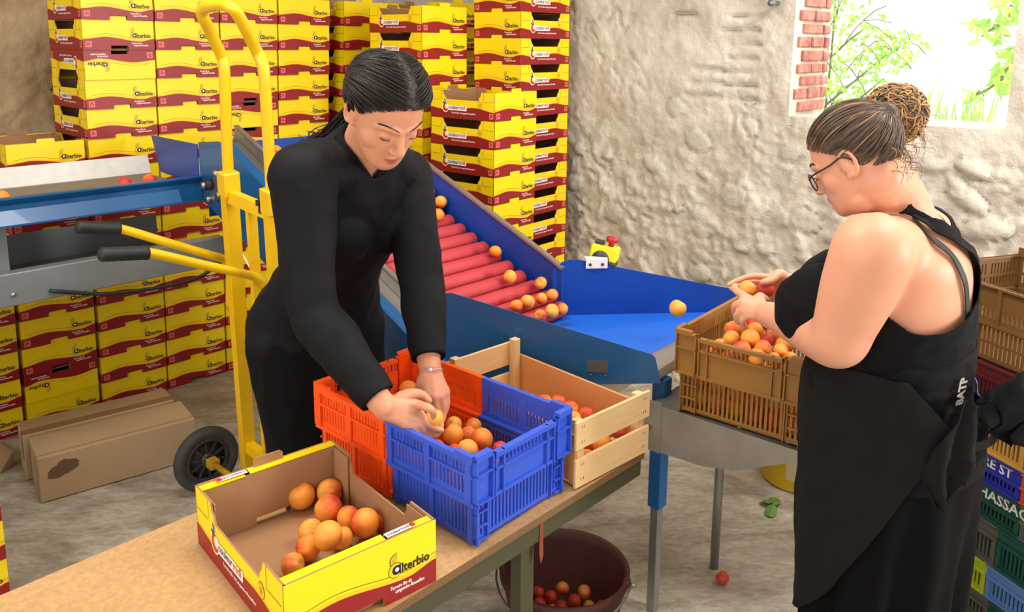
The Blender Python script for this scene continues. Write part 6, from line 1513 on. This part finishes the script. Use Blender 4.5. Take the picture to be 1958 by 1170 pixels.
# gathered ruffle where the wrap is tied, and the loose tail hanging behind
def ribbon(pts, wid, key, amp, freq, seed, n=60, m=10):
    P = [Vector(p) for p in pts]; vs = []
    for i in range(n + 1):
        u_ = i/n*(len(P) - 1); k = min(int(u_), len(P) - 2); tt = u_ - k; p0, p1, p2, p3 = P[max(k-1, 0)], P[k], P[k+1], P[min(k+2, len(P)-1)]
        c = .5*((2*p1) + (p2-p0)*tt + (2*p0-5*p1+4*p2-p3)*tt*tt + (3*p1-p0-3*p2+p3)*tt**3); d_ = (p2 - p1).normalized(); out = (c - Vector((PE2.x, PE2.y, c.z))).normalized(); sd_ = d_.cross(out).normalized()
        w_ = np.interp(i/n, np.linspace(0, 1, len(wid)), wid)
        for j in range(m + 1):
            s = j/m - .5; vs.append(c + sd_*w_*s + out*(amp*math.sin(freq*s*6.28 + i*.13 + seed) + amp*.6*noise.noise(Vector((i*.12, j*.5, seed)))))
    fs = [(i*(m+1) + j, i*(m+1) + j + 1, (i+1)*(m+1) + j + 1, (i+1)*(m+1) + j) for i in range(n) for j in range(m)]
    mb = MB(); mb.add([p - loc2 for p in vs], fs, key, True); return mb
A_ = lambda an, z, e=.02: skirt_pt(an, z, e)
rf_ = ob('ruffle', ribbon([A_(-.95, 1.0), A_(-.80, .95, .028), A_(-.66, .90, .034), A_(-.58, .85, .036), A_(-.60, .78, .03)], [.03, .075, .09, .075, .02], 'apron', .010, 1.5, 1.), t2); shell(rf_, .002)
tl = ob('hanging_tail', ribbon([A_(-1.05, .985, .012), A_(-1.30, .985, .03), A_(-1.52, .965, .07), A_(-1.60, .93, .11), A_(-1.62, .89, .115)], [.06, .12, .16, .13, .03], 'skirt', .016, 1.2, 4.), t2); shell(tl, .002)
# printed letters running up the hip of the top, small blue cloth tucked in at the waist
rdir = np.array(ray(1814, 738).normalized()); vv_ = co2 - np.array(CAM); off_ = np.linalg.norm(vv_ - np.outer(vv_ @ rdir, rdir), axis=1) + 9*((no2 @ rdir) > -.15)
k_ = int(np.argmin(off_)); pn = Vector(no2[k_]); pn.z = 0; pn.normalize()
xd = Vector((0, 0, 1)); zd = pn.cross(xd)                          # text runs upwards
MT = Matrix(((xd.x, -pn.x, zd.x, 0), (xd.y, -pn.y, zd.y, 0), (xd.z, -pn.z, zd.z, 0), (0, 0, 0, 1)))
lv, lf = text_mesh('BATP', .026, bold=.0012); vv = []
for x, y, z in lv:
    p = Vector(co2[k_]) + xd*(x - .028) + zd*(z - .008); q = ((co2 - np.array(p))**2).sum(1); j = np.argsort(q)[:4]; w_ = 1/(q[j] + 1e-8); n_ = Vector((no2[j]*w_[:, None]).sum(0)/w_.sum()).normalized(); c_ = Vector((co2[j]*w_[:, None]).sum(0)/w_.sum())
    vv.append(p + n_*((c_ - p).dot(n_) + .0275) - loc2)
mb = MB(); mb.add(vv, lf, 'silver'); ob('printed_letters', mb, tp)
rb = ob('blue_cloth', ribbon([aty(1855, 712, 1.80), aty(1860, 730, 1.80), aty(1868, 755, 1.80)], [.012, .02, .016], 'skyplastic', .003, 1., 2.), t2); shell(rb, .002); rb['label'] = 'corner of a blue cloth tucked in at the back'
# hair, bun, glasses
hl2 = lambda x, y, z: (z - .012 - .62*y - 3.*max(0, abs(x) - .045)*max(0, y - .01)) if y > -.012 else (z + .030 + .35*(y + .012) + (.03 if abs(x) < .05 else 0))
hc2, hrad2, tie2 = (0, -.012, .033), (.0785, .098, .0860), (0, -.092, .060)
hair = MB(); cap_mesh(hair, H2h, hc2, hrad2, hl2, 'hair2', .0015); rs = random.Random(8)
pth = scalp_paths(H2h, hc2, hrad2, tie2, 1500, hl2, rs, (.003, .010), .35); strands(hair, pth[:1400], .0013, 'hair2'); strands(hair, pth[1400:], .0010, 'hair2light')
hair.v = [tuple(Vector(p) - loc2) for p in hair.v]; hb = ob('hair', hair, t2); hb['label'] = 'ash brown hair combed up'
bun = MB(); bc_ = aty(1712, 217, 1.685); tie_w = H2h(*tie2); bm = bmesh.new(); bmesh.ops.create_uvsphere(bm, u_segments=24, v_segments=16, radius=.049)
for v in bm.verts: v.co = v.co*(1 + .12*noise.noise(v.co*40)) + bc_
bun.bm(bm, 'hair2light', True); bun.tube([tie_w, tie_w.lerp(bc_, .5), bc_], [.026, .030, .034], 'hair2', 16, sub=4)
for k in range(620):
    a = Vector((rs.gauss(0, 1), rs.gauss(0, 1), rs.gauss(0, 1))).normalized(); b2 = a.orthogonal().normalized(); b2 = Quaternion(a, rs.uniform(0, 6.28)) @ b2; r0 = rs.uniform(.046, .060); st = rs.uniform(0, 6.28); ln_ = rs.uniform(1.2, 3.4); tw_ = a*rs.uniform(-.5, .5)
    q = [bc_ + (Quaternion(a, st + ln_*s/9) @ b2 + tw_*math.sin(s*.7)).normalized()*(r0*(1 + .10*math.sin(s*1.7 + k))) for s in range(10)]
    bun.tube(q, [.0003] + [.0015]*8 + [.0003], 'hair2light' if k % 4 else 'hair2', 4, cap=False, sub=2)
for k in range(70):                        # loose curls at the bun and the nape
    c0 = bc_ + Vector((rs.uniform(-.03, .05), rs.uniform(-.03, .03), rs.uniform(-.09, .04))) if k < 40 else H2h(rs.uniform(-.05, .06), -.095 + rs.uniform(0, .02), rs.uniform(-.06, .01))
    q = [c0 + Vector((.010*s*.5 + .006*math.sin(s*1.5 + k), .004*math.cos(s*1.5 + k), -.008*s*.6 + .005*math.cos(s*1.1 + k))) for s in range(7)]
    bun.tube(q, [.0007, .0008, .0008, .0007, .0006, .0005, .0002], 'hair2light' if k % 2 else 'hair2', 3, cap=False, sub=3)
bun.v = [tuple(Vector(p) - loc2) for p in bun.v]; o = ob('hair_bun', bun, t2); o['label'] = 'honey blond curly bun'
facelines(H2h, t2, loc2, 'hair2')
gl = MB()
for s in (-1, 1):
    gl.tube([H2h(s*(.034 + .0235*math.cos(a)), .1015 - .006*abs(math.cos(a) + 1)*.8, -.012 + .020*math.sin(a)) for a in [2*PI*k/28 for k in range(29)]], .0016, 'tortoise', 8)
    gl.tube([H2h(s*.057, .093, -.004), H2h(s*.071, .075, .002), H2h(s*.0775, .03, .006), H2h(s*.079, .0, .012), H2h(s*.077, -.018, -.002), H2h(s*.076, -.022, -.016)], .0018, 'tortoise', 8, sub=4)
gl.tube([H2h(-.0115, .100, -.006), H2h(0, .104, -.002), H2h(.0115, .100, -.006)], .0014, 'tortoise', 8, sub=4)
gl.v = [tuple(Vector(p) - loc2) for p in gl.v]; g = ob('glasses', gl, t2); g['label'] = 'round dark rimmed glasses'
gl = MB()
for s in (-1, 1):
    ri = [H2h(s*(.034 + .023*math.cos(a)), .1015 - .006*abs(math.cos(a) + 1)*.8, -.012 + .0195*math.sin(a)) - loc2 for a in [2*PI*k/28 for k in range(28)]]; gl.add(ri + [p - (h2f*.001) for p in ri], [tuple(range(28)), tuple(range(55, 27, -1))], 'glass')
ob('lenses', gl, g)
mb = MB(); q = []
for k in range(29):
    a = 2*PI*k/28; c0 = NB2 + s2n*.012; p0 = c0 + L2*.074*math.cos(a) + d2*(.072*math.sin(a)) + s2n*(-.022*math.sin(a) - .005); j = np.argmin(((co2 - np.array(p0))**2).sum(1)); q.append(Vector(co2[j] + no2[j]*.0012) - loc2)
mb.tube(q, .0009, 'silver', 5); ob('necklace', mb, t2)
mb = MB(); p0 = H2h(-.079*1.02, -.012, -.026); mb.lathe([(0, -.002), (.002, 0), (0, .002)], 'silver', 8, T=Matrix.Translation(H2h(-.080, -.016, -.004) - loc2)); ob('ear_stud', mb, t2)
for s in (-1, 1):
    foot = A2[s].copy(); foot.z = 0; sf = Flesh(); sf.chain([foot - f2*.03 + Vector((0, 0, .05)), foot + f2*.08 + Vector((0, 0, .046)), foot + f2*.17 + Vector((0, 0, .034))], [.05, .047, .034], 16, 4); me = sf.fuse('shoe', .006, 3, 'darkplastic')
    co, _ = arrays(me); co[:, 2] = np.maximum(co[:, 2], .002); me.vertices.foreach_set('co', co.astype(np.float32).ravel()); place(me, 'shoe', t2, loc2)
body2 = place(BODY2, 'body', t2, loc2)
apricot(py_(1429, 552, 1.985), .021, 'yellow apricot resting in the near hand above the tan crate', rot=(.3, .3, .5))
apricot(py_(1464, 553, 2.06), .0225, 'dark red apricot held between both hands above the tan crate', red=True, rot=(.2, .1, 1.))
# ================================================================ CAMERA AND LIGHT
cam = bpy.data.cameras.new('camera'); co = bpy.data.objects.new('camera', cam); COL.objects.link(co)
cam.sensor_width = 36; cam.lens = F/1958*36; cam.shift_y = -(585 - CY)/1958; cam.clip_start = .05
co.location = CAM; co.rotation_euler = (PI/2 - PITCH, 0, 0)
co.rotation_euler = (Matrix.Rotation(PI/2 - PITCH, 3, 'X') @ Matrix.Rotation(ROLL, 3, 'Z')).to_euler()
SC.camera = co
w = bpy.data.worlds.new('sky'); SC.world = w; w.use_nodes = True; nt = w.node_tree
bg = nt.nodes['Background']; bg.inputs[0].default_value = (1.0, .985, .96, 1); bg.inputs[1].default_value = 1.5
def area(name, loc, to, sx, sy, e, col=(1, 1, 1)):
    l = bpy.data.lights.new(name, 'AREA'); l.shape = 'RECTANGLE'; l.size = sx; l.size_y = sy; l.energy = e; l.color = col
    o = bpy.data.objects.new(name, l); COL.objects.link(o); o.location = loc; d = Vector(to) - Vector(loc); o.rotation_euler = d.to_track_quat('-Z', 'Y').to_euler(); return o
area('barn_door_daylight', (-2.4, -1.2, 2.6), (.4, 2.4, .8), 2.6, 2.0, 95, (1, .97, .93))
area('overhead_fill', (-.6, 1.9, 3.0), (-.6, 1.9, 0), 1.6, .5, 55, (1, .96, .9))  # added fill light below the ceiling, lifts overall brightness; not a known fitting
area('overhead_fill', (1.7, 1.9, 3.0), (1.5, 2.2, 0), 1.6, .5, 48, (1, .98, .95))  # second added fill, brightens the right-hand side from above
area('window_daylight', R(4.1, 1.15, 2.2), R(1.6, 1.0, .6), .9, .9, 18, (1, .98, .95))
area('side_door_daylight', R(3.02, -2.3, 1.7), R(3.05, 1.7, .1), .5, 1.4, 110, (1, .98, .94))
sl = bpy.data.lights.new('sun', 'SUN'); sl.energy = 8.; sl.angle = .02; so = bpy.data.objects.new('sun', sl); COL.objects.link(so)
so.rotation_euler = (Vector((-.15, -.1, -1))).to_track_quat('-Z', 'Y').to_euler()
vs = SC.view_settings; vs.view_transform = 'Standard'; vs.look = 'None'; vs.exposure = -.17; vs.gamma = 1.; vs.use_curve_mapping = False
SC.cycles.use_denoising = True
SC.cycles.max_bounces = 6; SC.cycles.diffuse_bounces = 3; SC.cycles.transparent_max_bounces = 8
for o in bpy.data.objects:
    for k in ('_o', '_m'):
        if k in o: del o[k]
